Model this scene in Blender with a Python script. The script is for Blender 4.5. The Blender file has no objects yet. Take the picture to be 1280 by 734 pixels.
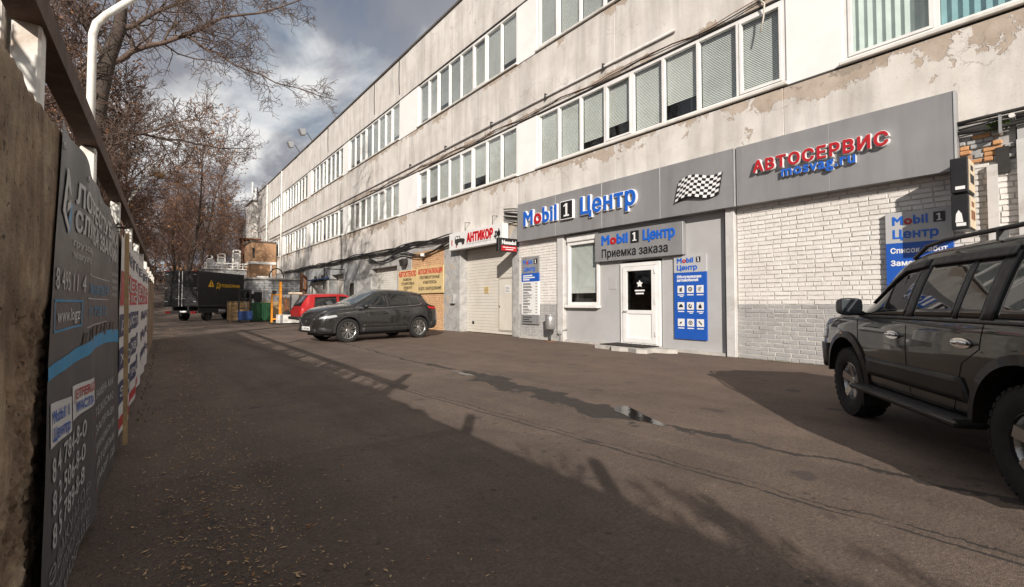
import bpy, bmesh, math, random
from mathutils import Vector, Matrix, noise, geometry
R = math.radians
random.seed(7)
sc = bpy.context.scene
COL = sc.collection

# ------------------------------------------------------------------ camera
# world axes: +Y runs along the street (away from the camera), +X points at the facade, facade face is x = 10.5
FX = 10.5
TH = math.atan(461 / 585)
cam = bpy.data.cameras.new('camera'); cam_ob = bpy.data.objects.new('camera', cam); COL.objects.link(cam_ob)
cam.sensor_width = 36; cam.lens = 585 / 1280 * 36; cam.shift_y = -6.4 / 1280
cam.clip_start = .05; cam.clip_end = 2000
cam_ob.location = (0, 0, 1.22); cam_ob.rotation_euler = (R(91.8), 0, -TH)
sc.camera = cam_ob

# ------------------------------------------------------------------ sky, sun, exposure
SUN = Vector((1, 1.33, -.66)).normalized()          # direction the sunlight travels
elev = math.asin(-SUN.z); rot = math.atan2(-SUN.x, -SUN.y)
wd = bpy.data.worlds.new('World'); sc.world = wd; wd.use_nodes = True
nt = wd.node_tree; nt.nodes.clear()
def N(t, **k):
    n = nt.nodes.new(t)
    for a, b in k.items(): setattr(n, a, b)
    return n
sky = N('ShaderNodeTexSky', sky_type='NISHITA', sun_disc=False, sun_elevation=elev, sun_rotation=rot)
sky.air_density = 1.2; sky.dust_density = 1.0
bg1 = N('ShaderNodeBackground'); bg1.inputs[1].default_value = .07
nt.links.new(sky.outputs[0], bg1.inputs[0])
tc = N('ShaderNodeTexCoord')
sep = N('ShaderNodeSeparateXYZ'); nt.links.new(tc.outputs['Generated'], sep.inputs[0])
mx = N('ShaderNodeMath', operation='MAXIMUM'); nt.links.new(sep.outputs[2], mx.inputs[0]); mx.inputs[1].default_value = 0.0
ad = N('ShaderNodeMath', operation='ADD'); nt.links.new(mx.outputs[0], ad.inputs[0]); ad.inputs[1].default_value = .35
cb = N('ShaderNodeCombineXYZ')
for i in (0, 1):
    dv = N('ShaderNodeMath', operation='DIVIDE'); nt.links.new(sep.outputs[i], dv.inputs[0]); nt.links.new(ad.outputs[0], dv.inputs[1])
    nt.links.new(dv.outputs[0], cb.inputs[i])
mpw = N('ShaderNodeMapping'); mpw.inputs['Location'].default_value = (4.35, 2.1, 0); nt.links.new(cb.outputs[0], mpw.inputs[0])
def wn(scale, det, ro, dist=.3):
    n = N('ShaderNodeTexNoise'); n.inputs['Scale'].default_value = scale; n.inputs['Detail'].default_value = det
    n.inputs['Roughness'].default_value = ro; n.inputs['Distortion'].default_value = dist
    nt.links.new(mpw.outputs[0], n.inputs[0]); return n
def wr(src, stops):
    r = N('ShaderNodeValToRGB'); cr = r.color_ramp
    while len(cr.elements) < len(stops): cr.elements.new(.5)
    for e, (p, c) in zip(cr.elements, stops): e.position = p; e.color = c if len(c) == 4 else (*c, 1)
    nt.links.new(src, r.inputs[0]); return r
n1 = wn(1.2, 7, .53); n2 = wn(2.1, 8, .56, .5)
mask = wr(n1.outputs[0], [(.27, (0, 0, 0)), (.41, (1, 1, 1))])
ccol = wr(n2.outputs[0], [(.33, (.36, .375, .44)), (.46, (.44, .45, .505)), (.52, (.72, .73, .76)), (.60, (1.2, 1.19, 1.18))])
bg2 = N('ShaderNodeBackground'); bg2.inputs[1].default_value = .60
nt.links.new(ccol.outputs[0], bg2.inputs[0])
ms = N('ShaderNodeMixShader'); nt.links.new(mask.outputs[0], ms.inputs[0]); nt.links.new(bg1.outputs[0], ms.inputs[1]); nt.links.new(bg2.outputs[0], ms.inputs[2])
wo = N('ShaderNodeOutputWorld'); nt.links.new(ms.outputs[0], wo.inputs[0])

sl = bpy.data.lights.new('sun', 'SUN'); sl.energy = 5.0; sl.angle = R(.55); sl.color = (1, .915, .82)
so = bpy.data.objects.new('sun', sl); COL.objects.link(so)
so.rotation_euler = SUN.to_track_quat('-Z', 'Y').to_euler(); so.location = (-10, -14, 12)
sc.view_settings.view_transform = 'Standard'; sc.view_settings.look = 'None'
sc.view_settings.gamma = 1; sc.view_settings.exposure = .28
sc.view_settings.use_curve_mapping = False
sc.cycles.max_bounces = 6; sc.cycles.transparent_max_bounces = 12; sc.cycles.sample_clamp_indirect = 4

# ------------------------------------------------------------------ materials
MT = {}
class NT:
    def __init__(s, name):
        s.m = bpy.data.materials.new(name); s.m.use_nodes = True; s.t = s.m.node_tree
        s.b = s.t.nodes['Principled BSDF']; MT[name] = s.m
        s._p = None
    def n(s, t, **k):
        n = s.t.nodes.new(t)
        for a, b in k.items(): setattr(n, a, b)
        return n
    def l(s, a, b): s.t.links.new(a, b)
    def pos(s, sx=1, sy=1, sz=1):
        if s._p is None: s._p = s.n('ShaderNodeNewGeometry').outputs['Position']
        if (sx, sy, sz) == (1, 1, 1): return s._p
        v = s.n('ShaderNodeVectorMath', operation='MULTIPLY'); s.l(s._p, v.inputs[0]); v.inputs[1].default_value = (sx, sy, sz); return v.outputs[0]
    def obj(s, sx=1, sy=1, sz=1):
        v = s.n('ShaderNodeVectorMath', operation='MULTIPLY'); s.l(s.n('ShaderNodeTexCoord').outputs['Object'], v.inputs[0]); v.inputs[1].default_value = (sx, sy, sz); return v.outputs[0]
    def noise(s, scale, det=5, ro=.55, dist=0, vec=None):
        n = s.n('ShaderNodeTexNoise'); n.inputs['Scale'].default_value = scale; n.inputs['Detail'].default_value = det
        n.inputs['Roughness'].default_value = ro; n.inputs['Distortion'].default_value = dist
        s.l(vec if vec is not None else s.pos(), n.inputs['Vector']); return n.outputs[0]
    def ramp(s, fac, stops):
        r = s.n('ShaderNodeValToRGB'); cr = r.color_ramp
        while len(cr.elements) < len(stops): cr.elements.new(.5)
        for e, (p, c) in zip(cr.elements, stops):
            e.position = p
            e.color = (c, c, c, 1) if isinstance(c, (int, float)) else (*c, 1)
        s.l(fac, r.inputs[0]); return r.outputs[0]
    def mix(s, fac, a, b, blend='MIX'):
        n = s.n('ShaderNodeMix', data_type='RGBA', blend_type=blend)
        for i, v in ((0, fac), (6, a), (7, b)):
            if isinstance(v, (int, float)): n.inputs[i].default_value = v if i == 0 else (v, v, v, 1)
            elif isinstance(v, tuple): n.inputs[i].default_value = (*v, 1)
            else: s.l(v, n.inputs[i])
        return n.outputs[2]
    def math(s, op, a, b=0, c=None):
        n = s.n('ShaderNodeMath', operation=op)
        for i, v in enumerate((a, b) if c is None else (a, b, c)):
            if isinstance(v, (int, float)): n.inputs[i].default_value = v
            else: s.l(v, n.inputs[i])
        return n.outputs[0]
    def xyz(s, vec=None):
        n = s.n('ShaderNodeSeparateXYZ'); s.l(vec if vec is not None else s.pos(), n.inputs[0]); return n.outputs
    def col(s, c): s.l(c, s.b.inputs['Base Color'])
    def rough(s, r):
        if isinstance(r, (int, float)): s.b.inputs['Roughness'].default_value = r
        else: s.l(r, s.b.inputs['Roughness'])
    def bump(s, h, st=.5, d=.02):
        n = s.n('ShaderNodeBump'); n.inputs['Strength'].default_value = st; n.inputs['Distance'].default_value = d
        s.l(h, n.inputs['Height']); s.l(n.outputs[0], s.b.inputs['Normal'])

def simple(name, col, rough=.6, metal=0, var=.12, scale=5, bump=0, bscale=60, coat=0, local=False, dirt=None):
    t = NT(name)
    v = t.obj() if local else t.pos()
    n = t.noise(scale, 6, .6, .2, v)
    lo = tuple(c * (1 - var) for c in col); hi = tuple(min(1, c * (1 + var)) for c in col)
    c = t.ramp(n, [(.3, lo), (.7, hi)])
    if dirt:
        d = t.ramp(t.noise(scale * .6, 8, .65, .5, v), [(.5, 0.), (.72, 1.)])
        c = t.mix(t.math('MULTIPLY', d, dirt[1]), c, dirt[0])
    t.col(c); t.b.inputs['Metallic'].default_value = metal
    t.rough(t.ramp(t.noise(scale * 1.7, 4, .5, 0, v), [(.3, max(.02, rough - .08)), (.7, min(1, rough + .08))]))
    if coat: t.b.inputs['Coat Weight'].default_value = coat; t.b.inputs['Coat Roughness'].default_value = .04
    if bump: t.bump(t.noise(bscale, 4, .6, 0, v), bump, .01)
    return t.m

def glass(name, tint=(.96, .975, .967), refl=.9, base_f=1.5):
    t = NT(name)
    tr = t.n('ShaderNodeBsdfTransparent'); tr.inputs[0].default_value = (*tint, 1)
    gl = t.n('ShaderNodeBsdfGlossy'); gl.inputs[0].default_value = (refl, refl, refl, 1); gl.inputs[1].default_value = .015
    lw = t.n('ShaderNodeLayerWeight'); lw.inputs[0].default_value = .5
    fr = t.math('ADD', t.math('MULTIPLY', t.math('POWER', lw.outputs['Facing'], 4.0), .9), .06)
    mxs = t.n('ShaderNodeMixShader'); t.l(fr, mxs.inputs[0]); t.l(tr.outputs[0], mxs.inputs[1]); t.l(gl.outputs[0], mxs.inputs[2])
    wv = t.noise(.9, 2, .5)
    bp = t.n('ShaderNodeBump'); bp.inputs['Strength'].default_value = .03; bp.inputs['Distance'].default_value = .05
    t.l(wv, bp.inputs['Height']); t.l(bp.outputs[0], gl.inputs['Normal'])
    t.l(mxs.outputs[0], t.t.nodes['Material Output'].inputs[0]); return t.m

# facade plaster: cream paint peeling off beige render
t = NT('plaster')
big = t.noise(.55, 7, .62, .6); fine = t.noise(3.2, 8, .68, .5); stk = t.noise(1.6, 6, .6, .3, t.pos(1, 1.3, .16))
x, y, z = t.xyz()
def band(z0, z1):
    a = t.n('ShaderNodeMapRange', interpolation_type='SMOOTHSTEP'); t.l(z, a.inputs[0]); a.inputs[1].default_value = z0; a.inputs[2].default_value = z1
    return a.outputs[0]
# bands just under the window sills, where rain got behind the paint
b1 = t.math('MULTIPLY', band(5.0, 5.75), t.math('SUBTRACT', 1, band(5.8, 5.9)))
b2 = t.math('MULTIPLY', band(9.3, 9.85), t.math('SUBTRACT', 1, band(9.9, 10.0)))
b3 = t.math('MULTIPLY', t.math('SUBTRACT', 1, band(7.75, 8.15)), band(7.6, 7.75))
bb = t.math('ADD', t.math('ADD', b1, b2), b3)
pm = t.math('ADD', t.math('MULTIPLY', big, .62), t.math('MULTIPLY', fine, .38))
pm = t.math('ADD', pm, t.math('MULTIPLY', bb, .15))
nr = t.n('ShaderNodeMapRange', interpolation_type='SMOOTHSTEP'); t.l(y, nr.inputs[0]); nr.inputs[1].default_value = 6.0; nr.inputs[2].default_value = -2.0
pm = t.math('ADD', pm, t.math('MULTIPLY', nr.outputs[0], .10))   # the near end is the most weathered
peel = t.ramp(pm, [(.632, 0.), (.644, 1.)])
deep = t.ramp(pm, [(.735, 0.), (.75, 1.)])
paint = t.ramp(t.noise(1.1, 6, .6), [(.3, (.54, .508, .47)), (.7, (.68, .655, .622))])
paint = t.mix(.75, paint, t.ramp(stk, [(.34, .66), (.55, 1.)]), 'MULTIPLY')
rend = t.ramp(t.noise(2.7, 8, .7), [(.3, (.33, .27, .215)), (.7, (.49, .42, .355))])
c = t.mix(peel, paint, rend)
c = t.mix(deep, c, (.30, .255, .21))
spk = t.ramp(t.noise(26, 4, .7), [(.30, .72), (.42, 1.)])
c = t.mix(.8, c, spk, 'MULTIPLY')
crk = t.n('ShaderNodeTexVoronoi', feature='DISTANCE_TO_EDGE'); crk.inputs['Scale'].default_value = .55
wv = t.n('ShaderNodeVectorMath', operation='ADD'); t.l(t.pos(1, 1, 2.2), wv.inputs[0])
nz = t.n('ShaderNodeTexNoise'); nz.inputs['Scale'].default_value = 3.; nz.inputs['Detail'].default_value = 6; t.l(t.pos(), nz.inputs[0]); t.l(nz.outputs[1], wv.inputs[1]); t.l(wv.outputs[0], crk.inputs[0])
cm = t.math('MULTIPLY', t.ramp(crk.outputs['Distance'], [(.002, 1.), (.009, 0.)]), t.ramp(t.noise(.7, 3), [(.48, 0.), (.58, 1.)]))
c = t.mix(t.math('MULTIPLY', cm, .65), c, (.2, .17, .14))
t.col(c); t.rough(.88)
h = t.math('SUBTRACT', t.math('MULTIPLY', fine, .35), t.math('MULTIPLY', peel, .8)); h = t.math('SUBTRACT', h, t.math('MULTIPLY', deep, .4))
t.bump(h, .55, .03)

# asphalt: dusty brown-grey, with drain stain, cracks and patches
t = NT('asphalt')
x, y, z = t.xyz()
n_big = t.noise(.28, 6, .6, .4); n_mid = t.noise(1.7, 7, .65); n_fine = t.noise(60, 3, .7); n_stone = t.noise(150, 2, .6)
c = t.ramp(n_big, [(.3, (.098, .070, .053)), (.7, (.146, .106, .082))])
c = t.mix(.85, c, t.ramp(n_mid, [(.3, .74), (.7, 1.2)]), 'MULTIPLY')
# worn wheel tracks along the lane, old patch repairs, coarse stone
trk = t.noise(.45, 4, .6, .3, t.pos(2.6, .22, 1))
c = t.mix(.8, c, t.ramp(trk, [(.34, .68), (.5, 1.), (.68, 1.25)]), 'MULTIPLY')
ptc = t.n('ShaderNodeTexVoronoi', distance='CHEBYCHEV'); ptc.inputs['Scale'].default_value = .23; t.l(t.pos(1.25, .8, 0), ptc.inputs[0])
c = t.mix(.55, c, t.ramp(ptc.outputs['Color'], [(.25, .72), (.28, 1.), (.72, 1.), (.75, 1.18)]), 'MULTIPLY')
n_c = t.noise(13, 5, .75); n_d = t.noise(34, 3, .75)
c = t.mix(.9, c, t.ramp(n_c, [(.3, .82), (.5, 1.), (.72, 1.16)]), 'MULTIPLY')
c = t.mix(.9, c, t.ramp(n_d, [(.28, .74), (.48, 1.), (.72, 1.3)]), 'MULTIPLY')
c = t.mix(.8, c, t.ramp(n_fine, [(.28, .55), (.5, 1.), (.75, 1.5)]), 'MULTIPLY')
grit = t.n('ShaderNodeTexVoronoi'); grit.inputs['Scale'].default_value = 9; t.l(t.pos(1, 1, 0), grit.inputs[0])
c = t.mix(t.math('MULTIPLY', t.math('LESS_THAN', t.math('ADD', grit.outputs['Distance'], t.math('MULTIPLY', n_fine, .06)), .075), t.math('MULTIPLY', t.math('GREATER_THAN', t.noise(1.2, 3), .5), .75)), c, (.34, .28, .22))
pit2 = t.n('ShaderNodeTexVoronoi'); pit2.inputs['Scale'].default_value = 6.3; t.l(t.pos(1, 1, 0), pit2.inputs[0])
c = t.mix(t.math('MULTIPLY', t.math('LESS_THAN', pit2.outputs['Distance'], .13), t.math('MULTIPLY', t.math('GREATER_THAN', t.noise(1.9, 3), .52), .6)), c, (.03, .025, .022))
# dusty strip towards the facade
ds = t.n('ShaderNodeMapRange', interpolation_type='SMOOTHSTEP'); t.l(x, ds.inputs[0]); ds.inputs[1].default_value = 3.2; ds.inputs[2].default_value = 7.5
c = t.mix(t.math('MULTIPLY', ds.outputs[0], .5), c, t.mix(t.math('MULTIPLY', n_c, n_mid), (.085, .053, .037), (.25, .165, .115)))
# oil spots
ospot = t.ramp(t.noise(2.3, 2, .4, .3), [(.69, 0.), (.73, 1.)])
c = t.mix(t.math('MULTIPLY', ospot, .6), c, (.035, .03, .028))
sp2 = t.n('ShaderNodeTexVoronoi'); sp2.inputs['Scale'].default_value = 1.5; t.l(t.pos(1, 1, 0), sp2.inputs[0])
spk2 = t.ramp(t.math('ADD', sp2.outputs['Distance'], t.math('MULTIPLY', n_mid, .12)), [(.085, 1.), (.115, 0.)])
c = t.mix(t.math('MULTIPLY', spk2, .6), c, (.03, .027, .025))
# wet drain line along x ~ 4.3
wob = t.math('MULTIPLY', t.math('SUBTRACT', t.noise(.5, 4, .6), .5), 1.0)
ctr = t.n('ShaderNodeMapRange'); t.l(y, ctr.inputs[0]); ctr.inputs[1].default_value = 4; ctr.inputs[2].default_value = 16; ctr.inputs[3].default_value = 4.2; ctr.inputs[4].default_value = 4.95
dd = t.math('ABSOLUTE', t.math('SUBTRACT', t.math('ADD', x, wob), ctr.outputs[0]))
wid = t.math('MULTIPLY', t.ramp(t.noise(.9, 5, .65), [(.42, 0.), (.66, 1.)]), .38)
yn = t.n('ShaderNodeMapRange', interpolation_type='SMOOTHSTEP'); t.l(y, yn.inputs[0]); yn.inputs[1].default_value = 9.; yn.inputs[2].default_value = 6.5
y2 = t.n('ShaderNodeMapRange', interpolation_type='SMOOTHSTEP'); t.l(y, y2.inputs[0]); y2.inputs[1].default_value = 1.8; y2.inputs[2].default_value = 3.0
wid = t.math('MULTIPLY', wid, t.math('MULTIPLY', yn.outputs[0], y2.outputs[0]))
wid = t.math('ADD', wid, .018)
edge = t.math('SUBTRACT', dd, t.math('MULTIPLY', t.math('SUBTRACT', t.noise(9, 5, .7), .45), .22))
wet = t.math('LESS_THAN', edge, wid)
wet = t.math('MULTIPLY', wet, t.math('LESS_THAN', y, 17))
c = t.mix(t.math('MULTIPLY', wet, .93), c, t.mix(n_mid, (.010, .008, .007), (.04, .03, .024)))
# two thin tarred cracks along the lane
def crack(x0, y0, x1, y1, w, amp):
    sl_ = (x1 - x0) / (y1 - y0)
    lx = t.math('ADD', t.math('MULTIPLY', t.math('SUBTRACT', y, y0), sl_), x0)
    d_ = t.math('ABSOLUTE', t.math('SUBTRACT', t.math('ADD', x, t.math('MULTIPLY', t.math('SUBTRACT', t.noise(2.2, 8, .7), .5), amp)), lx))
    br = t.ramp(t.noise(3.1, 4, .6), [(.36, 0.), (.46, 1.)])
    return t.math('MULTIPLY', t.math('LESS_THAN', d_, w), br)
k1 = crack(3.2, 1.2, 2.42, 14.4, .013, .14); k2 = crack(3.32, .6, 2.52, 14.4, .008, .26)
c = t.mix(t.math('MULTIPLY', t.math('MAXIMUM', k1, k2), .85), c, (.018, .016, .015))
t.col(c)
t.rough(t.mix(wet, .93, t.ramp(n_mid, [(.35, .55), (.6, .9)])))
h = t.math('ADD', t.math('MULTIPLY', n_fine, .5), t.math('MULTIPLY', n_stone, .5))
h = t.math('SUBTRACT', h, t.math('MULTIPLY', t.math('MAXIMUM', k1, k2), 1.2))
h = t.math('ADD', h, t.math('MULTIPLY', n_d, .8))
t.bump(h, .7, .012)

# left boundary wall concrete with rain streaks
t = NT('wall_concrete')
stk = t.noise(5, 6, .6, .5, t.pos(1, 1, .16)); mot = t.noise(6, 8, .68); rus = t.noise(1.4, 6, .6)
c = t.ramp(t.math('ADD', t.math('MULTIPLY', stk, .6), t.math('MULTIPLY', t.noise(3.2, 7, .65, .6), .4)), [(.36, (.13, .083, .05)), (.5, (.26, .18, .115)), (.62, (.45, .35, .245))])
c = t.mix(.9, c, t.ramp(mot, [(.3, .5), (.62, 1.15)]), 'MULTIPLY')
c = t.mix(t.ramp(rus, [(.6, 0.), (.72, .45)]), c, (.3, .13, .06))
pit = t.ramp(t.noise(38, 3, .6), [(.27, .35), (.36, 1.)])
c = t.mix(1, c, pit, 'MULTIPLY')
t.col(c); t.rough(.95); t.bump(t.math('ADD', mot, t.math('MULTIPLY', pit, .6)), 1.0, .03)

# rough grey painted concrete of the piers
t = NT('grey_pier')
n1_ = t.noise(3, 8, .7, .4); n2_ = t.noise(.9, 5, .6)
c = t.ramp(n1_, [(.3, (.22, .215, .21)), (.55, (.37, .365, .355)), (.75, (.48, .47, .45))])
c = t.mix(t.ramp(t.math('ADD', t.math('MULTIPLY', n1_, .5), t.math('MULTIPLY', n2_, .5)), [(.57, 0.), (.6, .8)]), c, (.42, .34, .25))
t.col(c); t.rough(.9); t.bump(n1_, .7, .04)

def brick_mat(name, c0, c1, chip, thr):
    t = NT(name)
    oi = t.n('ShaderNodeObjectInfo').outputs['Random']
    n = t.noise(1.3, 6, .6); f = t.noise(22, 5, .7); d = t.noise(.8, 7, .68, .5); cell = t.noise(4.6, 1, .5, 0, t.pos(1, 1, 3.))
    c = t.ramp(t.math('ADD', t.math('MULTIPLY', n, .5), t.math('MULTIPLY', cell, .5)), [(.32, c0), (.66, c1)])
    c = t.mix(.5, c, t.ramp(f, [(.3, .8), (.6, 1.05)]), 'MULTIPLY')
    m = t.ramp(t.math('ADD', t.math('MULTIPLY', d, .7), t.math('MULTIPLY', f, .3)), [(thr, 0.), (thr + .02, 1.)])
    c = t.mix(m, c, chip)
    t.col(c); t.rough(.85); t.bump(f, .5, .012); return t.m
brick_mat('brick_white', (.60, .575, .54), (.74, .72, .69), (.46, .29, .16), .69)
brick_mat('brick_grey', (.29, .29, .29), (.39, .388, .38), (.26, .23, .2), .66)
brick_mat('brick_yellow', (.46, .26, .13), (.66, .43, .24), (.5, .45, .38), .66)
brick_mat('brick_orange', (.40, .20, .09), (.58, .32, .15), (.3, .24, .18), .68)
simple('mortar', (.46, .44, .41), .95, 0, .25, 9, .5)
simple('mortar_warm', (.38, .30, .22), .95, 0, .25, 9, .5)
simple('interior', (.035, .035, .037), .9)
simple('white_pvc', (.73, .725, .71), .35, 0, .04, 3, dirt=((.45, .41, .36), .35))
simple('white_panel', (.80, .79, .775), .5, 0, .04, 1.3, dirt=((.6, .56, .5), .3))
simple('sill_metal', (.66, .64, .6), .45, .0, .1, 3, dirt=((.3, .27, .23), .5))
simple('dark_gap', (.03, .028, .026), .9)
simple('flashing', (.12, .105, .09), .6, .3)
# MT['sign_grey'] below
t = NT('sign_grey'); n_ = t.noise(.7, 5, .6); sk = t.noise(3.5, 5, .6, .2, t.pos(1, 1, .12))
c = t.ramp(n_, [(.3, (.235, .235, .24)), (.7, (.29, .29, .295))]); c = t.mix(.6, c, t.ramp(sk, [(.3, .78), (.55, 1.)]), 'MULTIPLY')
t.col(c); t.b.inputs['Metallic'].default_value = .15; t.rough(t.ramp(n_, [(.3, .34), (.7, .5)])); t.bump(t.noise(.9, 3, .5), .25, .05)
simple('board_grey_lit', (.43, .43, .435), .5, 0, .05, 1.5)  # fascia grey lightened in the colour so a shadowed header looks lit
simple('sign_edge', (.5, .5, .5), .4, .3)
simple('letter_blue', (.012, .11, .50), .35, 0, .05)
simple('letter_red', (.42, .012, .018), .35, 0, .05)
simple('letter_white', (.74, .74, .74), .4, 0, .03)
simple('letter_black', (.012, .012, .013), .4, 0, .05)
simple('unit_grey', (.39, .39, .39), .75, 0, .09, 1.2, .15, 40, dirt=((.36, .34, .31), .5))
simple('post_grey', (.52, .51, .5), .6, 0, .08, 4, dirt=((.3, .26, .22), .6))
simple('post_dark', (.07, .075, .095), .6)
simple('board_blue', (.012, .085, .40), .4, 0, .05)
simple('board_white', (.68, .68, .675), .5, 0, .03)
simple('gate_cream', (.58, .55, .49), .5, 0, .05, 2, dirt=((.42, .36, .28), .4))
simple('gate_white', (.62, .6, .55), .55, 0, .06, 2, dirt=((.35, .31, .26), .5))
simple('gate_trim', (.42, .39, .34), .5, .2)
simple('blind_a', (.76, .775, .75), .7, 0, .08, 2); simple('blind_b', (.66, .68, .665), .7, 0, .1, 2); simple('blind_c', (.80, .81, .79), .7, 0, .06, 2)
simple('curtain', (.55, .62, .6), .8, 0, .12, 3); simple('curtain_teal', (.2, .36, .4), .8, 0, .15, 3)
glass('window_glass'); glass('door_glass', (.35, .37, .37))
simple('black_plastic', (.018, .018, .019), .5, 0, .2, 10)
simple('rubber', (.014, .0135, .013), .85, 0, .25, 12, .4, 80)
simple('dark_metal', (.06, .058, .056), .5, .5, .2, 6)
simple('cable', (.022, .02, .019), .6, 0, .3, 5)
simple('cable_light', (.5, .46, .4), .6)
simple('galvanised', (.45, .45, .45), .4, .7, .12, 8)
simple('rust', (.19, .085, .045), .9, .1, .4, 9, .6)
simple('beam_brown', (.10, .058, .04), .8, 0, .35, 7, .6, 40)
simple('post_white', (.72, .71, .66), .5, 0, .08, 6, .2, 30, dirt=((.3, .16, .08), .7))
simple('banner_dark', (.075, .076, .081), .45, 0, .12, 2)
simple('banner_white', (.62, .61, .6), .5, 0, .06, 2)
simple('banner_red', (.42, .02, .025), .5); simple('banner_navy', (.018, .03, .10), .5); simple('banner_cyan', (.02, .26, .50), .5)
simple('banner_text', (.50, .50, .50), .5); simple('banner_dim', (.26, .26, .27), .5)
simple('concrete', (.42, .40, .37), .9, 0, .2, 5, .5, 30)
simple('concrete_dark', (.2, .19, .18), .9, 0, .25, 5, .5, 30)
simple('mat_rubber', (.025, .02, .018), .95, 0, .3, 20, .6, 90)
simple('yellow_board', (.60, .46, .23), .55, 0, .07, 2, dirt=((.4, .31, .18), .5))
simple('beige_print', (.6, .5, .36), .5, 0, .2, 6)
simple('wood', (.42, .27, .13), .8, 0, .25, 6, .4, 30); simple('wood_pale', (.52, .36, .19), .8, 0, .25, 6, .4, 30)
simple('orange_paint', (.70, .27, .02), .5, 0, .1, 5); simple('green_paint', (.02, .10, .04), .5, 0, .25, 8)
simple('blue_paint', (.02, .06, .2), .5, 0, .2, 6); simple('white_paint', (.7, .69, .66), .5, 0, .08, 4, dirt=((.35, .3, .25), .5))
simple('grey_block', (.31, .32, .33), .85, 0, .18, 3, .5, 30, dirt=((.42, .37, .3), .5))
simple('truck_black', (.006, .006, .0065), .55, 0, .2, 2); simple('truck_yellow', (.75, .42, .01), .5)
simple('bark', (.062, .047, .038), .95, 0, .35, 14, .8, 30)
simple('twig', (.105, .072, .056), .95, 0, .3, 3)
simple('twig_far', (.125, .075, .056), .95, 0, .4, .4)
simple('leaf_brown', (.26, .12, .045), .8, 0, .4, 3)
simple('leaf_litter', (.44, .29, .16), .85, 0, .45, 9)
simple('moss', (.06, .09, .02), .95, 0, .4, 9, .8)
# water in the puddle
t = NT('water'); t.b.inputs['Base Color'].default_value = (.02, .017, .015, 1); t.b.inputs['Roughness'].default_value = .07; t.b.inputs['IOR'].default_value = 1.33
t.bump(t.noise(9, 4), .12, .01)
def paint(name, col, metal=.5, rough=.35, dust=.1, coat=.8):
    t = NT(name); t.b.inputs['Metallic'].default_value = metal
    n = t.noise(2.2, 6, .65)
    c = t.mix(t.ramp(n, [(.45, 0.), (.8, dust)]), col, (.13, .105, .085))
    t.col(c); t.rough(t.ramp(n, [(.35, rough - .05), (.7, rough + .12)]))
    t.b.inputs['Coat Weight'].default_value = coat; t.b.inputs['Coat Roughness'].default_value = .02; t.b.inputs['Specular IOR Level'].default_value = .2
    return t.m
paint('paint_lc', (.0046, .0056, .0042), .0, .4, .01, .8); paint('paint_lc_low', (.013, .0125, .0105), .0, .5, .06, .15); paint('paint_cx', (.040, .0385, .037), .6, .26, .04, 1.0); paint('paint_red', (.36, .012, .014), .1, .35)
def car_glass(name, col, rough=.02):
    t = NT(name); t.b.inputs['Base Color'].default_value = (*col, 1); t.rough(rough); t.b.inputs['Specular IOR Level'].default_value = .75; return t.m
car_glass('auto_glass', (.010, .011, .012)); car_glass('auto_glass_sky', (.05, .06, .065)); MT['auto_glass_sky'].node_tree.nodes['Principled BSDF'].inputs['IOR'].default_value = 1.9  # paler base of the second glass stands in for sky reflected in it
simple('chrome', (.75, .75, .75), .12, 1, .04); simple('alloy', (.42, .415, .40), .3, .9, .06, 8)
simple('lamp_red', (.35, .01, .01), .2); simple('lamp_clear', (.55, .56, .58), .12, .3); simple('lamp_orange', (.7, .2, .02), .2)
simple('plate_white', (.75, .75, .75), .4)
simple('cloth_dark', (.02, .02, .025), .9); simple('cloth_blue', (.04, .06, .1), .9); simple('skin', (.45, .28, .2), .6)

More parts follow.
